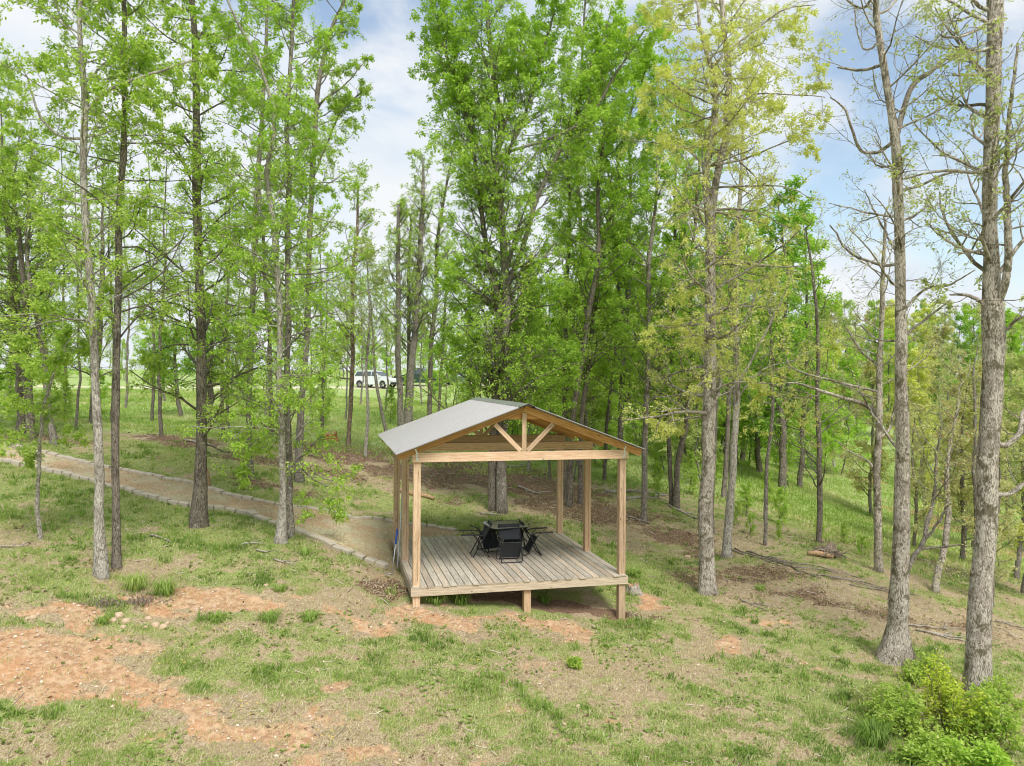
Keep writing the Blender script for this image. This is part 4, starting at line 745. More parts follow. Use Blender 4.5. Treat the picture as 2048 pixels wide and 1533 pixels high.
def row(items, label, group, cat='tree'):
    for (kind, px, dep, h) in items:
        q = at(px, 800, dep); place(kind, q[0], dep, h, label, group, rng, cat)
KIND = dict(green='fresh green', deep='deep green', olive='yellowish', rust='reddish tan', slim='slender', shrub='leafy', sapling='thin')
LM = [(50, 'thick far left tree'), (205, 'pale front trunk'), (396, 'straight dark trunk'), (500, 'brown swollen trunk'), (572, 'twin trunks'), (700, 'dark soil strip'), (752, 'white car'), (800, 'broken trunk'), (845, 'green pickup'), (930, 'blue grey car'), (1003, 'huge green tree'), (1058, 'roof peak'), (1128, 'straight trunk over the roof'), (1180, 'leaning trunks'), (1243, 'forked trunk'), (1290, 'front right post'), (1350, 'darker leaning trunk'), (1418, 'yellow green tree'), (1476, 'pale straight tree'), (1540, 'lone thin tree'), (1638, 'stump'), (1760, 'mossy trunk'), (1800, 'big bare tree'), (1890, 'mossy leaning trunk'), (1985, 'massive right trunk')]
seen = {}
def rows(items, lab, group, cat='tree'):
    for it in items:
        px = it[1]; k = min(LM, key=lambda l: abs(l[0]-px)); side = 'left of' if px < k[0]-6 else 'right of' if px > k[0]+6 else 'behind'
        if abs(px-k[0]) > 90: side = 'far '+side
        base = lab.format(KIND[it[0]])+', '+side+' the '+k[1]
        n0 = len(LOG); row([it], base, group, cat); seen.setdefault(base, []).append((it[2], LOG[-1]))
def settle_labels():
    W_ = ['nearest', 'second nearest', 'third nearest', 'fourth nearest', 'fifth nearest', 'sixth nearest', 'seventh nearest', 'eighth nearest']
    for base, L in seen.items():
        if len(L) > 1:
            L.sort(key=lambda q: q[0])
            for k, (d, o) in enumerate(L): o['label'] = ('farthest ' if k == len(L)-1 else W_[min(k, 7)]+' ')+base
# dense wood behind the right half of the deck and to its right
rows([('green', 1140, 37, 9), ('green', 1100, 42, 8.5), ('green', 1050, 40, 7), ('green', 1220, 35, 8), ('green', 1330, 38, 9), ('green', 1410, 36, 10), ('deep', 1180, 44, 10), ('green', 1190, 38, 10), ('deep', 1240, 43, 12), ('green', 1290, 39, 11), ('deep', 1370, 40, 12), ('green', 1450, 38, 13), ('green', 1490, 44, 13.5), ('deep', 1570, 36, 14), ('deep', 1600, 38, 13.5), ('green', 1520, 40, 13)],
    '{} wood tree behind the deck', 'green trees of the thick wood behind the deck')
it = [(['green', 'olive', 'green', 'olive', 'deep'][k % 5], 1040+k*37+rng.uniform(-12, 12), rng.uniform(50, 82), rng.uniform(9, 13)) for k in range(17)]
rows(it, '{} tree deep in the wood', 'trees deep inside the wood behind the deck')
# wooded hillside at far right: its near edge follows the grassy lane
it = []
for k in range(16):
    t = k/15; it.append((['olive', 'green', 'rust', 'deep'][k % 4], 1640+t*520+rng.uniform(-10, 10), 68-26*t+rng.uniform(-2, 2)+4, rng.uniform(6, 9)))
rows(it, '{} tree edging the grassy lane', 'trees edging the grassy lane')
it = []
for k in range(54):
    dep = rng.uniform(66, 110); it.append((['olive', 'rust', 'green', 'olive', 'green', 'rust', 'deep'][k % 7], 1610+(k*37 % 600)+rng.uniform(-15, 15), dep, rng.uniform(8.5, 12.5)*(.8+dep/300)))
rows(it, '{} tree on the far hillside', 'spring trees on the far right hillside')
rows([('rust', 1930, 26, 7.2), ('rust', 2040, 24, 7.4), ('olive', 1860, 31, 7.5), ('rust', 1745, 34, 7.5), ('olive', 2020, 33, 8), ('rust', 1980, 40, 8.5), ('olive', 1900, 44, 8.5), ('olive', 1670, 50, 9), ('rust', 2110, 30, 9), ('olive', 2090, 20, 8.5), ('rust', 1990, 19, 5), ('olive', 2050, 21, 6.5), ('rust', 1950, 30, 8), ('rust', 1830, 27, 5.5)],
    '{} young tree in the dip', 'small young trees in the dip at right')
it = []
for k in range(46):
    if k > 16: it.append(('sapling', 600+k*24+rng.uniform(-14, 14), rng.uniform(29, 52) if k < 37 else rng.uniform(36, 60), rng.uniform(4.5, 7.5)))
rows(it, 'thin sapling of the wood screen', 'thin saplings between the bigger trunks', 'sapling')
# left background
rows([('slim', -40, 30, 12), ('slim', 20, 34, 12), ('green', -20, 27, 9), ('slim', 130, 33, 12), ('slim', 300, 34, 12), ('slim', 460, 33, 12), ('slim', 640, 36, 9), ('slim', 250, 42, 12), ('slim', 530, 41, 12), ('green', 90, 44, 10), ('slim', 60, 24, 10), ('slim', -80, 22, 11), ('slim', 150, 27, 9), ('slim', 330, 27, 10), ('slim', 450, 28, 9), ('slim', 650, 30, 7.5), ('slim', 220, 31, 11), ('slim', 690, 40, 9), ('slim', 620, 44, 10), ('slim', 10, 40, 12), ('slim', 180, 46, 12), ('slim', 330, 48, 12), ('slim', 480, 50, 12), ('slim', 770, 45, 8.5), ('slim', 890, 60, 8), ('slim', 845, 56, 8), ('slim', 935, 52, 9), ('slim', 720, 52, 9)],
    '{} light crowned tree farther back', 'slender trees farther back on the left')
rows([('shrub', px, dep, h) for px, dep, h in [(330, 92, 5.5), (290, 96, 6.5), (250, 90, 4.5), (420, 105, 7), (480, 110, 6), (120, 100, 6), (60, 95, 6.5), (560, 112, 7), (-20, 98, 7), (180, 105, 6)]],
    'low bushy tree beyond the road', 'bushy trees beyond the road')
rows([('shrub', px, dep, h) for px, dep, h in [(640, 100, 6.5), (690, 106, 7.5), (740, 98, 6), (790, 104, 7.5), (850, 100, 7), (900, 104, 8), (950, 98, 8), (1010, 96, 9), (1060, 90, 9)]],
    'bushy tree behind the vehicles', 'bushy trees behind the parked vehicles')
rows([('green', px, dep, h) for px, dep, h in [(-200, 150, 9), (-60, 160, 10), (80, 170, 10), (220, 160, 9), (350, 175, 10), (480, 165, 10), (600, 175, 11), (720, 170, 11), (830, 160, 11), (940, 165, 12), (1050, 150, 12)]],
    'distant skyline tree beyond the road', 'skyline trees beyond the road')
# undergrowth
rows([('shrub', px, dep, h) for px, dep, h in [(1380, 30, 1.6), (1490, 27, 1.1), (1560, 26.5, 1.2), (1320, 28, 1.2), (1250, 31, 1.3), (1330, 34, 1.8), (1690, 24, .7), (1480, 25, .8), (1800, 23, .7), (1730, 22.5, .6), (1420, 34, 1.8), (1530, 31, 1.3), (1210, 33, 1.4), (1560, 23.5, .6), (1500, 24, .6), (1640, 24.5, .7), (1180, 38, 2.8), (1460, 38, 3), (1130, 36, 2.6), (1070, 40, 3), (1230, 42, 3.5), (1280, 37, 2.6), (1330, 42, 3.5), (1400, 44, 3.5), (1500, 42, 3.5), (1550, 46, 3.5), (1440, 50, 4), (1360, 52, 4.5), (1200, 50, 4), (1110, 48, 4), (1290, 56, 5)]],
    'low shrub in the wood undergrowth', 'undergrowth shrubs at the wood edge', 'shrub')
rows([('shrub', px, dep, h) for px, dep, h in [(640, 38, 2.4), (780, 40, 1.8), (1040, 34, 2.4), (200, 36, 2), (20, 34, 2.2), (130, 30, 1.6), (480, 40, 2.2), (1100, 33, 2.2), (1040, 50, 4), (862, 58, 3.2), (905, 56, 3.6), (950, 54, 3.8), (815, 60, 2.2)]],
    'low shrub on the meadow edge', 'shrubs along the meadow edge', 'shrub')
settle_labels()
for L in protos.values():
    for p in L:
        if p.name not in used:
            for c in list(p.children): bpy.data.objects.remove(c)
            bpy.data.objects.remove(p)
#PAV
# ------------------------------------------------------------------ pavilion on its deck
def pavilion():
    W_, D_ = DK['W'], DK['D']; H = 2.40; B0 = .94      # deck top is .94 above the empty
    T = empty('picnic_pavilion', (DK['x'], DK['y'], DK['z']-B0), DK['a'], 'open timber pavilion with raised weathered deck and grey corrugated gable roof', 'pavilion')
    z0 = B0; rng = random.Random(4)
    inv = lambda lx, ly: (DK['x']+lx*DC-ly*DS, DK['y']+lx*DS+ly*DC)
    def gz(lx, ly):
        w = inv(lx, ly); return ground(w[0], w[1])[0]-DK['z']+B0
    def beam(a, b, w, h, upv, nm, mat, t):
        a = Vector(a); b = Vector(b); d = (b-a).normalized(); sv = d.cross(Vector(upv)).normalized(); u = sv.cross(d); L_ = (b-a).length
        q = MB(); e = .004
        q.box(0, L_, -w/2, w/2, -h/2, h/2, t); o = q.build(nm, mat, T); M_ = Matrix((d, -sv, u)).transposed().to_4x4(); M_.translation = a; o.matrix_local = M_; return o
    # deck boards, front to back
    m = MB(); bw = .1330; n = 30; gap = (W_+.02-n*bw)/n
    for i in range(n):
        x0 = -.01+i*(bw+gap); t = rng.random()
        x1 = x0+bw; ya = -.04-rng.uniform(.0, .03); yb = D_+rng.uniform(.0, .025); zz = rng.uniform(-.0015, .0015)
        # board as a slightly crowned strip with eased edges
        e = .005; prof = [(x0, -.028), (x0, -e), (x0+e, 0), (x1-e, 0), (x1, -e), (x1, -.028)]
        V = [(px, yy, z0+pz+zz) for yy in (ya, yb) for (px, pz) in prof]; k = len(prof)
        m.add(V, [[j, (j+1) % k, (j+1) % k+k, j+k][::-1] for j in range(k)], tint=t)
        m.add([(p[0], ya, z0+p[1]+zz) for p in prof], [[0, 1, 4, 5], [1, 2, 3, 4]], tint=t)
        m.add([(p[0], yb, z0+p[1]+zz) for p in prof], [[5, 4, 1, 0], [4, 3, 2, 1]], tint=t)
    # posts pass through the boards, so trim is only visual
    m.build('deck_boards', M_DECK, T)
    # rim boards
    def rim(a, b, mat, lab=None):
        q = MB(); q.bar(a, b, .038, .165, tint=rng.random()); o = q.build('rim_board', mat, T)
        if lab: o['label'] = lab
    zr = z0-.030-.0825-.001
    rim((-.04, -.021, zr), (W_+.04, -.021, zr), M_RIMX); rim((-.04, D_-.02, zr), (W_+.04, D_-.02, zr), M_RIMX)
    rim((-.021, .0, zr), (-.021, D_-.042, zr), M_RIMY); rim((W_+.021, .0, zr), (W_+.021, D_-.042, zr), M_RIMY)
    for j in range(1, 11):
        q = MB(); y = j*D_/11; q.bar((0.01, y, zr), (W_-.01, y, zr), .038, .15, tint=rng.random()); q.build('joist', M_RIMX, T)
    # posts
    pw = .142
    for (sx, ty) in [(0, 0), (0, .5), (0, 1), (1, 0), (1, .5), (1, 1)]:
        x0 = (.0 if sx == 0 else W_-pw); y0 = .0+ty*(D_-pw-.045); g0 = gz(x0, y0)-.25
        q = MB(); nx_ = .006; zt = z0+H+(.17 if ty else .0)
        # eased corners, slight checking
        prof = [(x0+nx_, y0), (x0+pw-nx_, y0), (x0+pw, y0+nx_), (x0+pw, y0+pw-nx_), (x0+pw-nx_, y0+pw), (x0+nx_, y0+pw), (x0, y0+pw-nx_), (x0, y0+nx_)]
        zs = [g0, zt]; V = [(a, b, c) for c in zs for (a, b) in prof]
        t = rng.random(); q.add(V, [[j, (j+1) % 8, (j+1) % 8+8, j+8] for j in range(8)]+[[8, 9, 10, 11], [8, 11, 12, 15], [12, 13, 14, 15]], tint=t)
        po = q.build('post', M_POST, T)
        # drying crack running down the face
        c = MB(); cx = x0+pw*.62; pts = [(cx+rng.uniform(-.004, .004), y0-.0012, z0+.1+k*(H-.3)/12) for k in range(13)]
        for a, b in zip(pts[:-1], pts[1:]): c.bar(a, b, .0035+.003*rng.random(), .002, (0, 1, 0), tint=0)
        c.build('drying_crack', M_CRACK, po)
    for (lx, ly) in [(W_*.525, .03), (W_*.525, D_*.5), (W_*.525, D_-.25), (W_*.05, D_*.25)]:
        q = MB(); q.box(lx-.07, lx+.07, ly, ly+.14, gz(lx, ly)-.2, zr-.05, rng.random()); q.build('support_post', M_POST, T)
    # trusses
    rise0, slope = 2.565, (3.51-2.565)/(W_/2+.364)
    zroof = lambda x: z0+rise0+slope*(min(x, W_-x)+.364)
    rd = .135
    for j, y in enumerate((-.020, D_*.5-.09, D_-.20)):
        q = MB(); q.bar((-.03, y, z0+H+.089), (W_+.03, y, z0+H+.089), .038, .178, tint=rng.random()); q.build('tie_beam', M_BEAM, T)
        if j != 0:
            q = MB(); q.bar((-.03, y+.18, z0+H+.089), (W_+.03, y+.18, z0+H+.089), .038, .178, tint=rng.random()); q.build('tie_beam', M_BEAM, T)
        for sgn in (0, 1):
            yr = (y-.001 if j == 0 else y+.0395 if j < 2 else y+.045)
            ex = -.31; a = (ex if sgn == 0 else W_-ex, yr, zroof(ex)-rd*.53-.008); b = (W_/2, yr, zroof(W_/2)-rd*.53-.008)
            beam(a, b, .038, rd, (0, 0, 1), 'rafter', M_RAFT, rng.random())
        if j != 1:
            yk = y+.0; q = MB(); q.bar((W_/2, yk, z0+H+.18), (W_/2, yk, zroof(W_/2)-.165), .088, .036, (0, 1, 0), tint=rng.random()); q.build('king_post', M_POST, T)
            for sgn in (-1, 1):
                xa = W_/2+sgn*.07; xb = W_/2+sgn*.60
                beam((xa, yk, z0+H+.19), (xb, yk, zroof(xb)-rd-.030), .036, .088, (0, 0, 1), 'diagonal_brace', M_BEAM, rng.random())
            q = MB(); q.bar((W_/2-.32, yk+.075, zroof(W_/2)-.245), (W_/2+.32, yk+.075, zroof(W_/2)-.245), .036, .10, tint=rng.random()); q.build('collar_tie', M_RAFT, T)
    # purlins between trusses under the sheets
    for sgn in (0, 1):
        for k in range(5):
            xx = -.18+k*(W_/2+.1)/4.3; xx = xx if sgn == 0 else W_-xx
            z = zroof(xx)-.030; q = MB(); q.bar((xx, .05, z), (xx, D_+.10, z), .085, .032, (slope*(1 if sgn else -1), 0, 1), tint=rng.random()); q.build('purlin', M_RIMY, T)
    # corrugated sheets
    y0, y1 = -.317, D_+.432; pitch = .229; yy = []; hh = []; yv = y0
    while yv < y1-.05:
        for f_, h_ in ((0, 0), (.30, 0), (.36, .006), (.42, 0), (.72, 0), (.80, .024), (.93, .024)): yy.append(yv+f_*pitch); hh.append(h_)
        yv += pitch
    yy = np.array(yy+[yy[-1]+.02]); yy = y0+(yy-y0)*(y1-y0)/(yy[-1]-y0); hh = np.array(hh+[0.])
    for sgn in (0, 1):
        xs_ = np.linspace(-.364, W_/2, 6); X_, Y_ = np.meshgrid(xs_, yy, indexing='ij'); Z_ = z0+rise0+slope*(X_+.364)+hh[None]+.010+.0015*np.sin(Y_*3+X_*5)
        if sgn: X_ = W_-X_
        V = np.stack([X_, Y_, Z_], -1).reshape(-1, 3); V = np.concatenate([V, V-np.array([0, 0, .0015])]); a, b = X_.shape; ix = np.arange(a*b).reshape(a, b)
        Q = np.stack([ix[:-1, :-1], ix[1:, :-1], ix[1:, 1:], ix[:-1, 1:]], -1).reshape(-1, 4)
        if sgn: Q = Q[:, ::-1]
        mesh('roof_sheet', V, [Q, Q[:, ::-1]+a*b], M_ROOF, T, False)
    m = MB(); r0 = z0+3.51+.030; cw = .16
    for (s_) in (-1, 1):
        m.hexa([(W_/2, y0-.02, r0-.002), (W_/2+s_*cw, y0-.02, r0-slope*cw-.002), (W_/2+s_*cw, y1+.02, r0-slope*cw-.002), (W_/2, y1+.02, r0-.002),
                (W_/2, y0-.02, r0+.004), (W_/2+s_*cw, y0-.02, r0-slope*cw+.004), (W_/2+s_*cw, y1+.02, r0-slope*cw+.004), (W_/2, y1+.02, r0+.004)])
    m.build('ridge_cap', M_CAP, T)
    m = MB()
    for s_ in (-1, 1):
        m.box(W_/2+s_*cw*.9-.008, W_/2+s_*cw*.9+.008, y0+.01, y1-.01, r0-slope*cw-.03, r0-slope*cw+.003)
    m.build('ridge_closure', M_DARK, T)
    # hurricane straps
    for (x, s_) in [(.055, 1), (W_-.055, -1)]:
        q = MB(); q.box(x-.014, x+.014, -.0435, -.0405, z0+H+.03, z0+H+.20); q.bar((x, -.043, z0+H+.19), (x-s_*.03, -.042, z0+H+.26), .03, .004, (0, 1, 0)); q.bar((x, -.0445, z0+H+.10), (x+s_*.035, -.0445, z0+H+.02), .03, .003, (0, 1, 0)); q.build('metal_strap', M_GALV, T)
    return T
M_CRACK = plain('crack_shadow_wood', (.07, .035, .018), .9)
M_ROOF = None
def m_roof(name, c, metal):
    m, N, L = newmat(name); tc = N.new('ShaderNodeTexCoord'); O = tc.outputs['Object']; n = noise(N, L, O, 3, 5); n2 = noise(N, L, O, 30, 4)
    st = N.new('ShaderNodeMapping'); st.inputs['Scale'].default_value = (.4, 6, .4); L.new(O, st.inputs[0]); n3 = noise(N, L, st.outputs[0], 2.5, 4)
    cc = mixc(N, L, n, tuple(x*.86 for x in c), c); cc = mixc(N, L, math_(N, L, 'MULTIPLY', ramp_fac(N, L, n3, .5, .75), .35), cc, tuple(x*.72 for x in c))
    rr = math_(N, L, 'ADD', math_(N, L, 'MULTIPLY', n2, .22), .30)
    return finish(m, N, L, cc, rr, None, metal=metal, spec=.5)
M_ROOF = m_roof('galvanised_roof', (.36, .355, .355), .35); M_CAP = m_roof('ridge_metal', (.42, .44, .42), .6); M_GALV = plain('galvanised_strap', (.62, .63, .62), .4, .7)
M_DARK = plain('dark_closure', (.02, .02, .02), .8)
pavilion()

M_FRAME = plain('black_steel', (.018, .019, .022), .38, .2); M_SLING = plain('black_sling_fabric', (.030, .034, .040), .75, 0, .3, .2, 60)
M_TABLE = plain('olive_glass_top', (.36, .36, .25), .25, 0, .5); M_SILVER = plain('bare_metal_end', (.55, .55, .55), .4, .6)
def furniture():
    cx, cy, dz = -.13, 17.42, DK['z']+.001
    T = empty('patio_table', (cx, cy, dz), .35, 'square patio table with olive glass top ringed by leaning chairs', 'table')
    # rounded-square top
    pts = []; r = .12; h = .44
    for (sx, sy, a0) in [(1, 1, 0), (-1, 1, 90), (-1, -1, 180), (1, -1, 270)]:
        for k in range(6):
            a = math.radians(a0+k*18); pts.append((sx*(h-r)+r*math.cos(a), sy*(h-r)+r*math.sin(a)))
    n = len(pts); V = [(x, y, z) for z in (.694, .702) for (x, y) in pts]+[(0, 0, .694), (0, 0, .702)]
    q = MB(); q.add(V, [[i, (i+1) % n, (i+1) % n+n, i+n] for i in range(n)], [[(i+1) % n, i, 2*n] for i in range(n)]+[[i+n, (i+1) % n+n, 2*n+1] for i in range(n)]); q.build('tabletop', M_TABLE, T)
    q = MB(); ring = [(x*1.0, y*1.0, .690) for x, y in pts]; q.tube(ring+[ring[0]], .012, 6, False); q.build('table_rim', M_FRAME, T)
    for sx, sy in ((1, 1), (-1, 1), (-1, -1), (1, -1)):
        q = MB(); q.tube([(sx*.30, sy*.30, .685), (sx*.24, sy*.24, .5), (sx*.22, sy*.22, .33), (sx*.29, sy*.29, .14), (sx*.31, sy*.31, .0)], .013, 8); q.build('table_leg', M_FRAME, T)
    q = MB(); q.tube([(.22*math.cos(a), .22*math.sin(a), .36) for a in np.linspace(0, 6.283, 17)], .008, 6, False); q.build('leg_ring', M_FRAME, T)
    def chair(az, label, dr=0.0, top=(.36, .765)):
        # local x points outwards from the table, y along the seat width
        c = empty('folding_chair', (cx+math.cos(az)*dr, cy+math.sin(az)*dr, dz), az, label, 'folding chair', 'black folding chairs leaning on the patio table')
        w = .235; foot = (.79, .012)
        P = lambda u, y, z: (u, y, z)
        ax = lambda t: (foot[0]+(top[0]-foot[0])*t, foot[1]+(top[1]-foot[1])*t)
        q = MB()
        for s in (-1, 1): q.tube([P(foot[0], s*w, foot[1]), P(*[ax(.5)[0], s*w, ax(.5)[1]]), P(top[0], s*w, top[1])], .0145, 8)
        q.tube([P(foot[0], -w, foot[1]), P(foot[0], w, foot[1])], .0145, 8); q.tube([P(top[0], -w, top[1]), P(top[0], w, top[1])], .0145, 8)
        q.build('back_frame', M_FRAME, c)
        q = MB(); a = ax(.60); b = ax(.985); nrm_ = np.array([.83, 0, .55])*.012
        rows = []
        for t in np.linspace(0, 1, 6):
            u = a[0]+(b[0]-a[0])*t; z = a[1]+(b[1]-a[1])*t; sag = .022*math.sin(t*math.pi)
            for y in np.linspace(-w, w, 5): k = (1-(y/w)**2); rows.append((u-sag*k*.8, y, z-sag*k*.55))
        R_ = np.array(rows); ix = np.arange(30).reshape(6, 5); Q = np.stack([ix[:-1, :-1], ix[:-1, 1:], ix[1:, 1:], ix[1:, :-1]], -1).reshape(-1, 4)
        q.add(np.concatenate([R_, R_+np.array([.003, 0, .002])]), np.concatenate([Q, Q[:, ::-1]+30])); q.build('backrest', M_SLING, c, True)
        su, sl_ = (.69, .41), (.50, .06); q = MB(); rows = []
        for t in np.linspace(0, 1, 6):
            u = su[0]+(sl_[0]-su[0])*t; z = su[1]+(sl_[1]-su[1])*t; sag = .02*math.sin(t*math.pi)
            for y in np.linspace(-w*.93, w*.93, 5): k = 1-(y/w)**2; rows.append((u-sag*k, y, z+sag*k*.5))
        R_ = np.array(rows); q.add(np.concatenate([R_, R_+np.array([.003, 0, -.002])]), np.concatenate([Q, Q[:, ::-1]+30])); q.build('seat', M_SLING, c, True)
        q = MB()
        for s in (-1, 1): q.tube([P(su[0]+.01, s*w*.93, su[1]+.02), P(sl_[0], s*w*.93, sl_[1]), P(sl_[0]-.09, s*w*.93, .012)], .0105, 8)
        q.tube([P(sl_[0]-.09, -w*.93, .012), P(sl_[0]-.09, w*.93, .012)], .0105, 8); q.tube([P(su[0], -w*.93, su[1]+.012), P(su[0], w*.93, su[1]+.012)], .0105, 8); q.build('seat_frame', M_FRAME, c)
        for s in (-1, 1):
            q = MB(); a0 = ax(.62); q.tube([P(a0[0], s*(w+.02), a0[1]+.01), P(a0[0]+.16, s*(w+.022), .525), P(1.03, s*(w+.022), .535), P(1.06, s*(w+.022), .525)], .016, 8); q.build('armrest', M_FRAME, c)
            q = MB(); q.tube([P(.80, s*(w+.02), .53), P(su[0]-.03, s*w*.95, .40)], .008, 6); q.build('arm_link', M_FRAME, c)
        for s in (-1, 1):
            q = MB(); q.tube([P(foot[0]+.001, s*w, .03), P(foot[0]+.010, s*w, .0)], .0145, 8); q.build('foot_cap', M_SILVER if s > 0 else M_FRAME, c)
        return c
    R = math.radians
    chair(R(-78), 'black folding chair nearest the viewer, its back tipped onto the table', .0)
    chair(R(-170), 'black folding chair leaning on the left side of the table with arms pointing left', -.02)
    chair(R(12), 'black folding chair leaning on the right side of the table with arms pointing right', -.0)
    chair(R(128), 'black folding chair tipped onto the back left side of the table', -.0, (.43, .695))
    chair(R(72), 'black folding chair tipped onto the back right side of the table', -.0, (.43, .69))
furniture()

# ------------------------------------------------------------------ edging blocks of the path
M_BLOCK = plain('concrete_block', (.50, .44, .36), .9, 0, .2, .16, 20)
def blocks():
    rng = np.random.default_rng(5)
    protos_ = []
    for v in range(6):
        L, Wd, Hh = .275, .17, .085; V = []; e = .012
        # trapezoid plan with chamfered top edges, rough faces
        for (zz, ins) in ((-.08, 0), (Hh-e, 0), (Hh, e)):
            for (sx, sy, taper) in ((-1, -1, .94), (1, -1, .94), (1, 1, 1), (-1, 1, 1)):
                V.append((sx*(L/2*taper-ins)+rng.normal(0, .003), sy*(Wd/2-ins)+rng.normal(0, .003), zz+rng.normal(0, .002)))
        Q = [[8, 9, 10, 11]]
        for lv in (0, 4):
            for j in range(4): Q.append([lv+j, lv+(j+1) % 4, lv+4+(j+1) % 4, lv+4+j])
        o = mesh('edging_block', V, [Q], M_BLOCK); COL.objects.unlink(o); protos_.append(o)
    def run(line, side, lab, grp, h0):
        made = []; P = np.array(line); s = np.concatenate([[0], np.cumsum(np.hypot(*np.diff(P, axis=0).T))]); d = .14; k = 0; N_ = int(s[-1]/.292)
        while d < s[-1]-.1:
            i = np.searchsorted(s, d)-1; t = (d-s[i])/(s[i+1]-s[i]); p = P[i]*(1-t)+P[i+1]*t; a = math.atan2(*(P[i+1]-P[i])[::-1])
            if not (in_deck(np.array([p[0]]), np.array([p[1]]), .03)[0]):
                o = protos_[rng.integers(6)].copy(); COL.objects.link(o); o.location = (p[0]+rng.normal(0, .006), p[1]+rng.normal(0, .008), ground(p[0], p[1])[0]+h0+rng.normal(0, .006))
                o.rotation_euler = (rng.normal(0, .03), rng.normal(0, .02)-(-1 if side else 1)*math.atan2(ground(p[0]+.2*math.cos(a), p[1]+.2*math.sin(a))[0]-ground(p[0]-.2*math.cos(a), p[1]-.2*math.sin(a))[0], .4), a+rng.normal(0, .03)+(math.pi if side else 0))
                o['group'] = grp; o['category'] = 'edging block'; made.append(o)
            d += .292; k += 1
        # name each block by its place from the nearest trunk seen over the row
        num = ['first', 'second', 'third', 'fourth', 'fifth', 'sixth', 'seventh', 'eighth', 'ninth', 'tenth', 'eleventh', 'twelfth', 'thirteenth', 'fourteenth', 'fifteenth', 'sixteenth', 'seventeenth', 'eighteenth', 'nineteenth', 'twentieth']
        marks = [(82, 'thin pale sapling'), (202, 'pale front trunk'), (398, 'straight dark trunk'), (572, 'twin trunks'), (796, 'left deck posts')]
        pxs = [1024+o.location.x/o.location.y*F for o in made]; idx = [min(range(len(made)), key=lambda q: abs(pxs[q]-m[0])) for m in marks]
        for q, o in enumerate(made):
            m = min(range(len(marks)), key=lambda r: (abs(q-idx[r]), r)); dq = q-idx[m]
            o['label'] = lab+(', directly at the ' if dq == 0 else ', '+num[min(abs(dq)-1, 19)]+(' right of the ' if dq > 0 else ' left of the '))+marks[m][1]
    run(LOWW, 0, 'grey edging block, lower path row', 'edging blocks of the lower row', .01)
    run(UPW, 1, 'grey edging block, upper path row', 'edging blocks of the upper row', -.02)
blocks()

# ------------------------------------------------------------------ stones
def ico():
    t = (1+5**.5)/2; V = np.array([(-1, t, 0), (1, t, 0), (-1, -t, 0), (1, -t, 0), (0, -1, t), (0, 1, t), (0, -1, -t), (0, 1, -t), (t, 0, -1), (t, 0, 1), (-t, 0, -1), (-t, 0, 1)], float)
    Fc = [(0, 11, 5), (0, 5, 1), (0, 1, 7), (0, 7, 10), (0, 10, 11), (1, 5, 9), (5, 11, 4), (11, 10, 2), (10, 7, 6), (7, 1, 8), (3, 9, 4), (3, 4, 2), (3, 2, 6), (3, 6, 8), (3, 8, 9), (4, 9, 5), (2, 4, 11), (6, 2, 10), (8, 6, 7), (9, 8, 1)]
    V = list(map(tuple, nrm(V)))
    for _ in range(2):
        mid = {}; F2 = []
        def m_(a, b):
            k = (min(a, b), max(a, b))
            if k not in mid: mid[k] = len(V); v = np.array(V[a])+np.array(V[b]); V.append(tuple(v/np.linalg.norm(v)))
            return mid[k]
        for a, b, c in Fc: x, y, z = m_(a, b), m_(b, c), m_(c, a); F2 += [(a, x, z), (b, y, x), (c, z, y), (x, y, z)]
        Fc = F2
    return np.array(V), np.array(Fc)
IV, IF = ico()
M_STONE = plain('sandstone', (.56, .42, .30), .9, 0, .2, .14, 16)
def stones():
    rng = np.random.default_rng(31)
    L = [(238, 1229, 18, 9, 'largest flat tan stone of the heap on the red clay'), (226, 1239, 13, 8, 'tan stone at the left foot of the stone heap'), (251, 1241, 13, 9, 'rounded tan stone at the right foot of the stone heap'), (246, 1253, 10, 6, 'small tan stone just in front of the stone heap'),
         (297, 1236, 12, 7, 'oval pale stone alone between the two stone heaps'), (311, 1249, 14, 10, 'blocky stone at the left of the right hand stone heap'), (326, 1252, 14, 9, 'pale stone in the middle of the right hand stone heap'), (334, 1246, 9, 6, 'small stone behind the right hand stone heap'), (291, 1254, 8, 5, 'small stone left of the right hand stone heap'),
         (393, 1219, 10, 8, 'round pale stone at the edge of the grass tufts'), (66, 1234, 12, 7, 'tan stone of the little group on the far left clay'), (54, 1237, 8, 5, 'smallest stone of the little group on the far left clay'), (75, 1229, 8, 5, 'rear stone of the little group on the far left clay'),
         (532, 1170, 9, 5, 'pale stone on the crest of the red clay bank'), (1375, 1113, 10, 6, 'grey stone lying in the grass left of the tall yellow green tree'), (425, 1240, 7, 5, 'small stone on the clay right of the round pale stone'), (1708, 1403, 13, 6, 'flat grey stone beside the lime green bush'), (1505, 1420, 6, 4, 'small pale stone in the open grass, lower right')]
    for (px, py, w, h, lab) in L:
        p = hit(px, py+h*.5); s = p[1]/F; V = IV*np.array([w*s*.62, w*s*.5, h*s*.75]); V = V*(1+.35*(fbm(IV[:, 0]*2+px, IV[:, 1]*2+IV[:, 2]*1.7, 1.1, 3, 8)-.5))[:, None]*1.0
        V = np.where(np.abs(IV) > .75, V*.9, V)
        o = mesh('stone', V, [IF], M_STONE, None, False, None, (p[0], p[1], p[2]+h*s*.25)); o.rotation_euler = (0, 0, rng.random()*6); tag(o, lab, 'stone', 'stones lying on the slope')
stones()

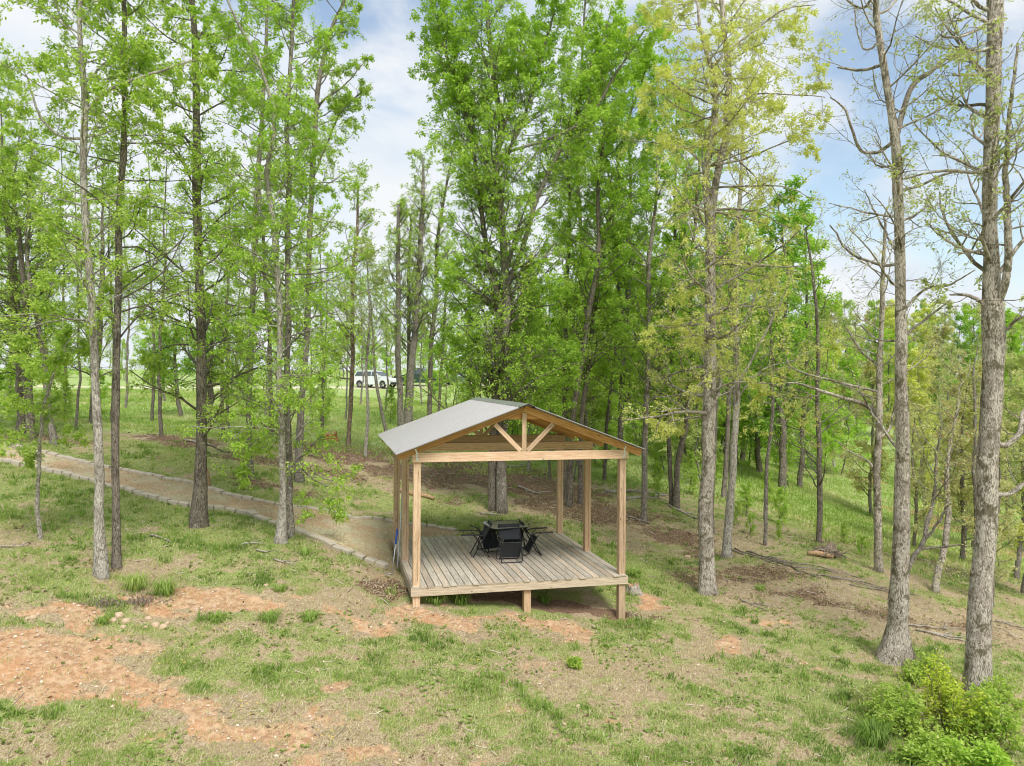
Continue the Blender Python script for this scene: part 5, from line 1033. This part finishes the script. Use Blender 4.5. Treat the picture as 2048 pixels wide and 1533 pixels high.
# ------------------------------------------------------------------ stumps, logs, cut branches
M_CUT = m_bark('cut_wood', (.30, .17, .09), (.60, .42, .26)); M_DEAD = m_bark('dead_wood', (.22, .19, .16), (.60, .55, .48)); M_ROOTW = m_bark('root_wood', (.10, .07, .05), (.40, .33, .27))
M_DEAD2 = m_bark('grey_brush_wood', (.16, .13, .10), (.46, .40, .33))
def stump(px, py, rad, h, label, mat=None, jag=.25, seed=0):
    rng = np.random.default_rng(seed); p = hit(px, py); T = empty('tree_stump', p, 0, label, 'stump'); n = 18; a = np.arange(n)/n*6.283; rings = []
    for z, k in ((-.1, 1.5), (.02, 1.35), (.12*h/.3, 1.08), (h*.7, 1.0), (h, .95)):
        rr = rad*k*(1+.16*np.sin(a*4+seed)*(1.4-z/h*.7)+rng.normal(0, .04, n)); zz = np.full(n, z)+(rng.uniform(-jag, jag, n)*h if z == h else 0); rings.append(np.stack([np.cos(a)*rr, np.sin(a)*rr, zz], -1))
    V = np.concatenate(rings); ix = np.arange(5*n).reshape(5, n); nx_ = np.roll(ix, -1, 1); Q = np.stack([ix[:-1], nx_[:-1], nx_[1:], ix[1:]], -1).reshape(-1, 4); mesh('bark', V, [Q], mat or BARK['grey'], T, False)
    top = np.concatenate([rings[-1], [[0, 0, h*.85]]]); mesh('cut_face', top, [np.array([(i, (i+1) % n, n) for i in range(n)])], M_CUT, T)
    return T
stump(1266, 1186, .13, .20, 'weathered grey stump in the grass right of the deck corner', M_DEAD, .35, 3)
stump(410, 968, .12, .32, 'hollow broken stump behind the straight dark tree', M_CUT, .5, 4)
stump(660, 882, .26, .30, 'reddish rotten stump on the dark soil left of the roof', m_bark('rot_wood', (.25, .09, .04), (.50, .22, .11)), .4, 5)
def rootball():
    rng = np.random.default_rng(77); p = hit(1648, 1116); T = empty('uprooted_stump', p, 0, 'uprooted stump with grey roots and a brown split log beside it', 'stump')
    q = MB()
    for i in range(46):
        a = rng.uniform(-1.2, 4.3); L = rng.uniform(.25, .6); z = rng.uniform(.0, .3); d = np.array([math.cos(a), math.sin(a)*.7, rng.uniform(-.1, .8)]); d /= np.linalg.norm(d)
        pts = [np.array([.16, 0, .12])+d*L*t+np.array([0, 0, -.25*t*t*L])+rng.normal(0, .02, 3) for t in np.linspace(0, 1, 6)]; q.tube(pts, np.linspace(rng.uniform(.03, .07), .008, 6), 6)
    q.build('roots', M_ROOTW, T, True)
    V = IV*np.array([.20, .18, .22])*(1+1.1*(fbm(IV[:, 0]*3, IV[:, 1]*3+IV[:, 2]*2, 1.5, 3, 4)-.5))[:, None]+np.array([.16, 0, .16]); mesh('root_core', V, [IF], M_ROOTW, T)
    q = MB(); q.tube([(-.50, -.1, .16), (-.25, -.08, .15), (.05, -.1, .10), (.2, -.15, .06)], [.05, .075, .07, .04], 10); q.build('log', M_CUT, T, True)
rootball()
def stick(px0, py0, px1, py1, w, label, mat=None, name='cut_branch', seg=8, twig=2, lift=.03, group=None, seed=None):
    rng = np.random.default_rng(seed if seed is not None else int(px0+py0)); a = hit(px0, py0); b = hit(px1, py1); pts = []; ph = rng.random()*6
    perp = np.array([-(b-a)[1], (b-a)[0]]); perp /= np.linalg.norm(perp)+1e-6; L = np.linalg.norm(b-a)
    for t in np.linspace(0, 1, seg):
        xy = (a*(1-t)+b*t)[:2]+perp*(math.sin(t*5+ph)*L*.02+rng.normal(0, L*.006)); pts.append(np.array([xy[0], xy[1], ground(xy[0], xy[1])[0]+lift+rng.uniform(0, .02)]))
    q = MB(); r = w/2*a[1]/F; base = pts[0].copy(); P = [p-base for p in pts]; q.tube(P, np.linspace(r, r*.5, seg), 6)
    o = q.build(name, mat or M_DEAD, None, True, base)
    for k in range(twig):
        i = rng.integers(1, seg-1); d = nrm(P[min(i+1, seg-1)]-P[i])+np.append(perp*rng.choice([-1, 1])*rng.uniform(.4, 1), rng.uniform(.05, .3)); l = rng.uniform(.2, .6)
        q = MB(); q.tube([P[i], P[i]+d*l*.5, P[i]+d*l+np.array([0, 0, -.03])], [r*.6, r*.4, r*.2], 5); q.build('side_twig', mat or M_DEAD, o, True)
    tag(o, label, 'branch', group); return o
GB = 'cut saplings laid along the edge of the wood'
for i, (a, b, c, d) in enumerate([(1462, 1098, 1560, 1135), (1470, 1100, 1600, 1150), (1490, 1108, 1610, 1146), (1540, 1125, 1640, 1160), (1500, 1106, 1580, 1128), (1590, 1140, 1720, 1162), (1620, 1150, 1775, 1180), (1660, 1160, 1800, 1186), (1560, 1128, 1700, 1155), (1700, 1172, 1830, 1190)]):
    stick(a, b, c, d, 3.4, ['shortest bare cut sapling at the upper left end of the long row', 'long bare cut sapling starting at the foot of the pale straight tree', 'bare cut sapling in the upper middle of the long row', 'bare cut sapling ending below the uprooted stump', 'thin bare cut sapling on the uphill side of the long row', 'bare cut sapling starting just below the uprooted stump', 'long bare cut sapling reaching the foot of the big bare tree', 'lowest bare cut sapling, ending behind the big bare tree', 'bare cut sapling crossing the middle of the long row', 'last bare cut sapling at the lower right end of the row'][i], group=GB, twig=2, lift=.02+.02*(i % 3), mat=M_DEAD2)
G2 = 'cut stems lying behind the biggest trees'
for (a, b, c, d) in [(1830, 1262, 1950, 1290), (1850, 1268, 1930, 1276), (1815, 1255, 1900, 1262), (1990, 1245, 2048, 1262)]: stick(a, b, c, d, 4, {1830: 'longest cut stem lying between the two biggest trees', 1850: 'shorter cut stem just uphill of the longest one between the biggest trees', 1815: 'uppermost cut stem starting behind the big bare tree', 1990: 'cut stem lying right of the massive right edge trunk'}[a], group=G2)
stick(800, 985, 868, 1002, 14, 'sawn log with a split orange end behind the left deck posts', M_CUT, 'cut_log', 6, 0, .06)
stick(300, 1074, 344, 1087, 4, 'pale fallen stick on the grass right of the paired trunks')
stick(0, 1096, 55, 1094, 4, 'pale fallen stick at the left edge below the path')
stick(478, 1095, 508, 1088, 5, 'short thick stick left of the twin trunk feet'); stick(512, 1103, 540, 1108, 4, 'short pale stick in front of the twin trunk feet')
stick(548, 1122, 590, 1134, 4, 'curved pale stick lying in the leaf litter right of the twins'); stick(960, 1029, 1000, 1031, 4, 'pale fallen stick at the foot of the huge green tree')
stick(1035, 975, 1082, 990, 5, 'grey fallen branch behind the deck seen through the frame'); stick(1015, 935, 1050, 934, 6, 'short grey log on the dark soil behind the deck')
stick(1210, 985, 1330, 990, 9, 'long grey fallen trunk in the shade right of the deck'); stick(1250, 1000, 1340, 992, 7, 'second fallen trunk crossing the first in the shade')
stick(1335, 1013, 1395, 1040, 5, 'fallen branch left of the tall yellow green tree'); stick(1255, 1035, 1300, 1048, 4, 'short branch by the front right post'); stick(1480, 1203, 1530, 1222, 3, 'thin stick lying in the grass right of the yellow green tree')
stick(370, 883, 430, 895, 5, 'pale branch on the meadow behind the straight dark tree'); stick(560, 905, 640, 915, 4, 'thin branch on the dark soil strip')
# uprooted grass wad left of the clay bank
def wad(px, py, label):
    rng = np.random.default_rng(int(px)); p = hit(px, py); q = MB()
    for i in range(60):
        a = rng.random()*6.283; r = rng.uniform(.05, .28); c = np.array([rng.normal(0, .14), rng.normal(0, .08), .01]); d = np.array([math.cos(a)*r, math.sin(a)*r*.7, 0])
        q.tube([c, c+d*.5+np.array([0, 0, rng.uniform(.04, .14)]), c+d+np.array([0, 0, rng.uniform(.0, .04)])], [.006, .005, .002], 4, False)
    o = q.build('root_wad', M_ROOTW, None, False, p); tag(o, label, 'root wad')
wad(285, 1208, 'dark wad of roots and dead grass at the left end of the clay bank'); wad(205, 1212, 'smaller dark root wad left of the bigger one')

# ------------------------------------------------------------------ tools leaning on the deck
M_ALU = plain('aluminium_pole', (.56, .60, .64), .35, .7); M_BLUE = plain('blue_grip', (.03, .10, .42), .5)
def tools():
    lx = lambda x, y, z: np.array([DK['x']+x*DC-y*DS, DK['y']+x*DS+y*DC, z])
    p0 = hit(784, 1151); q0 = at(794, 1063, p0[1]+.35); T = empty('hoe', p0, 0, 'light metal hoe with blue grip leaning at the left deck corner', 'hoe')
    q = MB(); q.tube([(0, 0, .02), (q0-p0)], .011, 8); q.build('handle', M_ALU, T, True)
    d = nrm(q0-p0); q = MB(); q.tube([(q0-p0)-d*.28, (q0-p0)-d*.02, (q0-p0)+d*.05], [.022, .025, .018], 8); q.build('grip', M_BLUE, T, True)
    q = MB(); q.tube([(0, 0, .03), (-.05, -.02, .05), (-.07, -.03, .03)], .008, 6); q.box(-.15, -.05, -.05, -.044, -.01, .045); q.build('blade', M_GALV, T)
    p0 = hit(794, 1141); q1 = at(800, 1060, p0[1]+.25); q2 = at(805, 967, p0[1]+.42); T = empty('metal_pole', p0, 0, 'tall thin metal pole strapped to the left middle deck post', 'pole')
    q = MB(); q.tube([(0, 0, .0), (.01, .01, .08), (q1-p0), (q2-p0)], .013, 8); q.build('pole', M_ALU, T, True)
    e = at(812, 1062, p0[1]+.5); q = MB(); q.tube([(q1-p0)+np.array([-.015, 0, 0]), (e-p0)+np.array([.05, 0, 0])], .008, 6); q.build('strap', M_SILVER, T)
tools()

# ------------------------------------------------------------------ bushes at the lower right
def bush(px, py, w, h, leaf, label, seed, n1=16, lsz=.05, name='bush', stems='brown', depth=None, nl=5):
    w *= 1.12; h *= 1.12; rng = np.random.default_rng(seed); p = hit(px, py); n = 6; P = []; R = []
    for i in range(n1):
        a = rng.random()*6.283; r = w*.5*rng.random()**.6; o = np.array([math.cos(a)*r*.35, math.sin(a)*r*.35, -.03]); e = np.array([math.cos(a)*r*1.0, math.sin(a)*r*.8, h*rng.uniform(.35, 1.1)*(1-.35*(r/(w*.5))**2)])
        t = np.linspace(0, 1, n)[:, None]; l = o*(1-t)+e*t+np.array([0, 0, 1])*np.sin(t*math.pi)*.1*h+rng.normal(0, .02, (n, 3)); P.append(l); R.append(np.linspace(.009, .003, n))
    P = np.array(P); R = np.array(R); b2P, b2R = spawn(rng, P, R, 8, .15, 1, w*.30, 50, .1, 5, .4, .6, .6, .003, 1); b3P, b3R = spawn(rng, b2P, b2R, 4, .2, 1, w*.11, 50, .05, 3, .4, .6, .6, .002, 1)
    T = empty(name, p, 0, label, 'bush'); wd = Wood(); wd.add(P, R, 5); wd.add(b2P, b2R, 3); wd.add(b3P, b3R, 3); mesh('stems', np.concatenate(wd.V), [np.concatenate(wd.Q)], BARK[stems], T, True)
    V, Fq, t = sprigs(rng, b3P, 1, .1, lsz*1.15, nl, .1); V2, F2, t2 = sprigs(rng, b2P, 2, .3, lsz*1.15, nl, .1)
    mesh('foliage', np.concatenate([V, V2]), [np.concatenate([Fq, F2+len(V)])], LEAF[leaf], T, False, [('tint', 'FACE', 'FLOAT', np.concatenate([t, t2]))])
bush(1895, 1475, 1.1, .95, 'bush', 'lime yellow bush at the foot of the massive right edge trunk', 1, 24, .045)
bush(1975, 1500, .9, .7, 'fresh', 'green bush touching the right side of the lime yellow bush', 2, 18, .05)
bush(1800, 1470, .9, .55, 'fresh', 'low sprawling green bush left of the lime yellow bush', 3, 20, .045)
bush(1760, 1420, .8, .35, 'olive', 'thin low shrub uphill of the sprawling green bush', 4, 12, .04)
bush(1860, 1372, .9, .42, 'fresh', 'thin light shrub between the two biggest trunks', 5, 14, .045)
bush(1990, 1420, .8, .45, 'fresh', 'light green shrub right of the massive trunk foot', 6, 14, .045)
bush(1870, 1528, .9, .35, 'fresh', 'low leafy shrub in front of the lime yellow bush', 7, 16, .055)
bush(1960, 1560, .8, .4, 'vivid', 'broad leaved green shrub at the lower right corner', 8, 12, .07)
bush(1152, 1335, .18, .14, 'fresh', 'tiny seedling in the open grass below the deck', 9, 6, .04)
def clump(px, py, r, h, label, tint=.22, n=150, seed=0):
    rng = np.random.default_rng(seed); p = hit(px, py); x = rng.normal(0, r*.4, n); y = rng.normal(0, r*.4, n); V = []; az = np.arctan2(y, x)+rng.normal(0, .5, n); hh = h*rng.uniform(.5, 1.1, n); le = rng.uniform(.2, 1, n)
    b = np.stack([x*.6, y*.6, np.full(n, -.03)], -1); d = np.stack([np.cos(az), np.sin(az), 0*az], -1); s = np.stack([-np.sin(az), np.cos(az), 0*az], -1)*.007; u = np.array([0, 0, 1.])
    c0 = b; c1 = b+(u*.6+d*(le*.3)[:, None])*hh[:, None]; c2 = b+(u*.85+d*(le*.75)[:, None])*hh[:, None]; c3 = b+(u*(.75-.35*le)[:, None]+d*(le*1.15)[:, None])*hh[:, None]
    V = np.stack([c0-s, c0+s, c1+s, c1-s, c2+s*.7, c2-s*.7, c3], 1).reshape(-1, 3); k = np.arange(n)*7; t = np.clip(rng.normal(tint, .1, n), 0, 1)
    o = mesh('grass_clump', V, [np.concatenate([np.stack([k, k+1, k+2, k+3], -1), np.stack([k+3, k+2, k+4, k+5], -1)]), np.stack([k+5, k+4, k+6], -1)], M_GRASS, None, False, [('tint', 'FACE', 'FLOAT', np.concatenate([t, t, t]))], p)
    tag(o, label, 'grass clump', 'large clumps of grass')
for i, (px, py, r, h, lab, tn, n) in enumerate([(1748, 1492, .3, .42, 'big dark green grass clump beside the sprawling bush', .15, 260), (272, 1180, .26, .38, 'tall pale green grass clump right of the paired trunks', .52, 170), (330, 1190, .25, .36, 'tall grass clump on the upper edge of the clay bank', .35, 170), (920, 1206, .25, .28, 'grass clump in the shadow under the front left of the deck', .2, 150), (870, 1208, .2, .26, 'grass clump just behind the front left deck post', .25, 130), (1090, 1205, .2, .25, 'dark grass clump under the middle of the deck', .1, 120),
    (1270, 1155, .25, .3, 'bright grass clump right of the front right post', .4, 170), (540, 1240, .3, .2, 'wide green grass clump on the clay below the bank', .32, 200), (430, 1240, .28, .17, 'low green grass clump below the round pale stone', .35, 160), (610, 1110, .18, .2, 'bright tuft beside the feet of the twin trunks', .4, 110), (145, 1120, .16, .14, 'leafy tuft left of the paired trunks', .3, 90), (1510, 1247, .12, .13, 'dark tuft on the right hand clay patch', .12, 90), (205, 1245, .2, .15, 'grass tuft left of the stone heap', .35, 120), (1520, 1180, .2, .16, 'grass tuft below the row of cut saplings', .45, 100), (620, 1240, .25, .18, 'green tuft at the right end of the clay bank', .35, 150), (560, 1180, .2, .15, 'grass tuft behind the clay bank', .4, 120), (1690, 1400, .2, .2, 'dark green tuft left of the flat grey stone', .12, 120)]): clump(px, py, r, h, lab, tn, n, i)

# ------------------------------------------------------------------ vehicles on the gravel road
M_GLASS = glassy('car_glass'); M_TYRE = plain('tyre', (.02, .02, .02), .85); M_RIMW = plain('wheel_rim', (.4, .4, .42), .3, .8); M_LAMP = plain('lamp_lens', (.7, .7, .66), .1); M_TAIL = plain('tail_lens', (.4, .02, .02), .2)
def car(px, depth, L, head, col, kind, label, name, metal=.3):
    q = at(px, 770, depth); x, y = q[0], q[1]; z = ground(x, y)[0]; T = empty(name, (x, y, z), head, label, 'car' if kind != 'pickup' else 'pickup truck')
    paint = plain(name+'_paint', col, .25, metal, .6, .02); h = L/2
    if kind == 'suv': low = [(-h, .45), (-h+.02, .95), (-h+.12, 1.08), (.95, 1.05), (h-.25, .93), (h-.02, .75), (h, .40)]; cab = [(-h+.12, 1.08), (-h+.42, 1.66), (-.6, 1.72), (.25, 1.66), (1.05, 1.05)]
    elif kind == 'pickup': low = [(-h, .55), (-h, 1.12), (-.35, 1.14), (1.35, 1.14), (h-.2, 1.06), (h, .85), (h, .50)]; cab = [(-.45, 1.14), (-.30, 1.78), (.5, 1.84), (.85, 1.78), (1.5, 1.14)]
    else: low = [(-h, .42), (-h, .92), (-h+.4, 1.0), (1.1, .96), (h-.3, .84), (h, .66), (h, .38)]; cab = [(-h+.6, .99), (-.95, 1.40), (0, 1.45), (.35, 1.40), (1.2, .96)]
    wd = .90; floor = .32
    def loft(prof, w0, w1, zlo, zhi):
        # closed side profile given a rounded, tumbled-in section
        V = []; n = len(prof)
        for s, k in ((-1, 0), (-1, 1), (1, 1), (1, 0)): pass
        for (yy, ins) in ((-1, .0), (-.93, .0), (.93, 0), (1, 0)):
            for (a, b) in prof:
                t = (b-zlo)/(zhi-zlo); w = w0*(1-t)+w1*t; inset = .05 if abs(yy) == 1 else 0
                cx = sum(p[0] for p in prof)/n; V.append((a-(a-cx)*inset*.6, yy*w, b-inset*(b-zlo)*.5))
        Q = []
        for r in range(3):
            for i in range(n): Q.append([r*n+i, r*n+(i+1) % n, (r+1)*n+(i+1) % n, (r+1)*n+i])
        c0 = len(V); wc = (w0+w1)/2-.01; zc_ = (zlo+zhi)/2; V.append((sum(p[0] for p in prof)/n, -wc, zc_)); V.append((sum(p[0] for p in prof)/n, wc, zc_))
        Tt = [(i, c0, (i+1) % n) for i in range(n)]+[(3*n+(i+1) % n, c0+1, 3*n+i) for i in range(n)]
        return V, Q, Tt
    # body with wheel arches cut into the lower profile
    ax_ = [-h*.60, h*.62]; prof = list(low); bot = []
    for a in ax_[::-1]:
        for k in range(7): th = math.pi*k/6; bot.append((a+.40*math.cos(th), floor+.02+.40*math.sin(th)))
    prof = prof+bot; V, Q, Tt = loft(prof, wd, wd*.95, floor, 1.1); mb = MB(); mb.add(V, Q, [])
    # fill the sides with strips down to the arches
    for s in (-1, 1):
        xs2 = np.unique(np.concatenate([[p[0] for p in prof], np.linspace(-h, h, 30)])); up_p = sorted(low, key=lambda p: p[0]); ux = [p[0] for p in low[1:-1]]; uz = [p[1] for p in low[1:-1]]
        top = np.interp(xs2, ux, uz); lo_ = np.array([max([floor]+[floor+.02+math.sqrt(max(0, .16-(xx-a)**2)) for a in ax_ if abs(xx-a) < .4]) for xx in xs2])
        for a, b, t0_, t1_, l0, l1 in zip(xs2[:-1], xs2[1:], top[:-1], top[1:], lo_[:-1], lo_[1:]): mb.add([(a, s*wd*.985, l0), (b, s*wd*.985, l1), (b, s*wd*.95, t1_-.01), (a, s*wd*.95, t0_-.01)], [[0, 1, 2, 3]])
    if kind == 'pickup': pass
    mb.build('body', paint, T, False)
    V, Q, Tt = loft(cab, wd*.93, wd*.78, cab[0][1], max(c[1] for c in cab)); mb = MB(); mb.add(V, Q, Tt); mb.build('cabin', paint, T)
    # windows proud of the cabin
    zlo = cab[0][1]; zhi = max(c[1] for c in cab); cxs = [c[0] for c in cab]
    def side_x(z, front): 
        P2 = cab[-2:] if front else cab[:2]; (a, b), (c, d) = P2; t = (z-b)/(d-b); return a+(c-a)*min(max(t, 0), 1)
    splits = {'suv': (-.95, .0), 'pickup': (.35,), 'sedan': (.0,)}[kind]
    for s in (-1, 1):
        for k in range(len(splits)+1):
            zb, zt = zlo+.07, zhi-.13; xl = lambda z: (side_x(z, False)+.14 if k == 0 else splits[k-1]+.04); xr = lambda z: (side_x(z, True)-.12 if k == len(splits) else splits[k]-.04)
            wz = lambda z: wd*(.93+(.78-.93)*(z-zlo)/(zhi-zlo))+.012
            pp = [(xl(zb), s*wz(zb), zb), (xr(zb), s*wz(zb), zb), (xr(zt), s*wz(zt), zt), (xl(zt), s*wz(zt), zt)]; g2 = MB(); g2.hexa([(a, b-.004, c) for a, b, c in pp]+[(a, b+.004, c) for a, b, c in pp]); g2.build('side_window', M_GLASS, T)
    for (P2, nm, sg) in ((cab[-2:], 'windscreen', 1), (cab[:2], 'rear_window', -1)):
        (a, b), (c, d) = P2; u = lambda t: (a+(c-a)*t+sg*.012, b+(d-b)*t+.012); p0, p1 = u(.12), u(.88)
        if sg > 0: p0, p1 = p0, p1
        g2 = MB(); w0, w1 = wd*.80, wd*.70
        if (b > d): w0, w1 = w1, w0
        pp = [(p0[0], -w0, p0[1]), (p0[0], w0, p0[1]), (p1[0], w1, p1[1]), (p1[0], -w1, p1[1])]; g2.hexa([(x_-.003*sg, y_, z_) for x_, y_, z_ in pp]+[(x_+.004*sg, y_, z_+.002) for x_, y_, z_ in pp]); g2.build(nm, M_GLASS, T)
    for a in ax_:
        for s in (-1, 1):
            ww = MB(); rr = .35 if kind != 'pickup' else .39; n = 20; V = []; 
            for (yo, rk) in ((-.11, .90), (-.09, 1), (.09, 1), (.11, .90), (.11, .62), (-.11, .62)):
                for i in range(n): th = i/n*6.283; V.append((a+math.cos(th)*rr*rk, s*(wd-.11)+yo, rr+math.sin(th)*rr*rk))
            Q = [[r*n+i, r*n+(i+1) % n, ((r+1) % 6)*n+(i+1) % n, ((r+1) % 6)*n+i] for r in range(6) for i in range(n)]; ww.add(V, Q); wh = ww.build('wheel', M_TYRE, T, True)
            rm = MB(); 
            for i in range(5): th = i/5*6.283; rm.bar((a, s*(wd-.02), rr), (a+math.cos(th)*rr*.62, s*(wd-.02), rr+math.sin(th)*rr*.62), .05, .03, (0, 1, 0))
            rm.tube([(a+math.cos(t)*rr*.6, s*(wd-.02), rr+math.sin(t)*rr*.6) for t in np.linspace(0, 6.283, 21)], .02, 5, False); rm.build('rim', M_RIMW, wh)
    for s in (-1, 1):
        g2 = MB(); g2.box(h-.16, h+.012, s*.72-.15, s*.72+.15, .66, .78); g2.build('headlight', M_LAMP, T)
        g2 = MB(); g2.box(-h-.012, -h+.05, s*.78-.09, s*.78+.09, .78, 1.0); g2.build('tail_light', M_TAIL, T)
        g2 = MB(); g2.box(1.0, 1.16, s*.98-.09, s*.98+.09, zlo+.02, zlo+.15); g2.build('mirror', paint, T)
    g2 = MB(); g2.box(h-.10, h+.05, -.78, .78, .36, .56); g2.build('front_bumper', M_DARK if kind != 'sedan' else paint, T)
    g2 = MB(); g2.box(-h-.05, -h+.10, -.80, .80, .38, .58); g2.build('rear_bumper', M_DARK, T)
    return T
car(752, 75, 4.5, -.45, (.72, .75, .76), 'suv', 'white estate type car parked on the gravel road beyond the meadow', 'parked_car', .1)
car(842, 78, 5.4, 3.02, (.035, .07, .045), 'pickup', 'dark green pickup truck parked between the two cars', 'pickup_truck')
car(927, 80, 4.5, 3.35, (.20, .26, .32), 'sedan', 'blue grey car parked right of the dark pickup', 'parked_car')
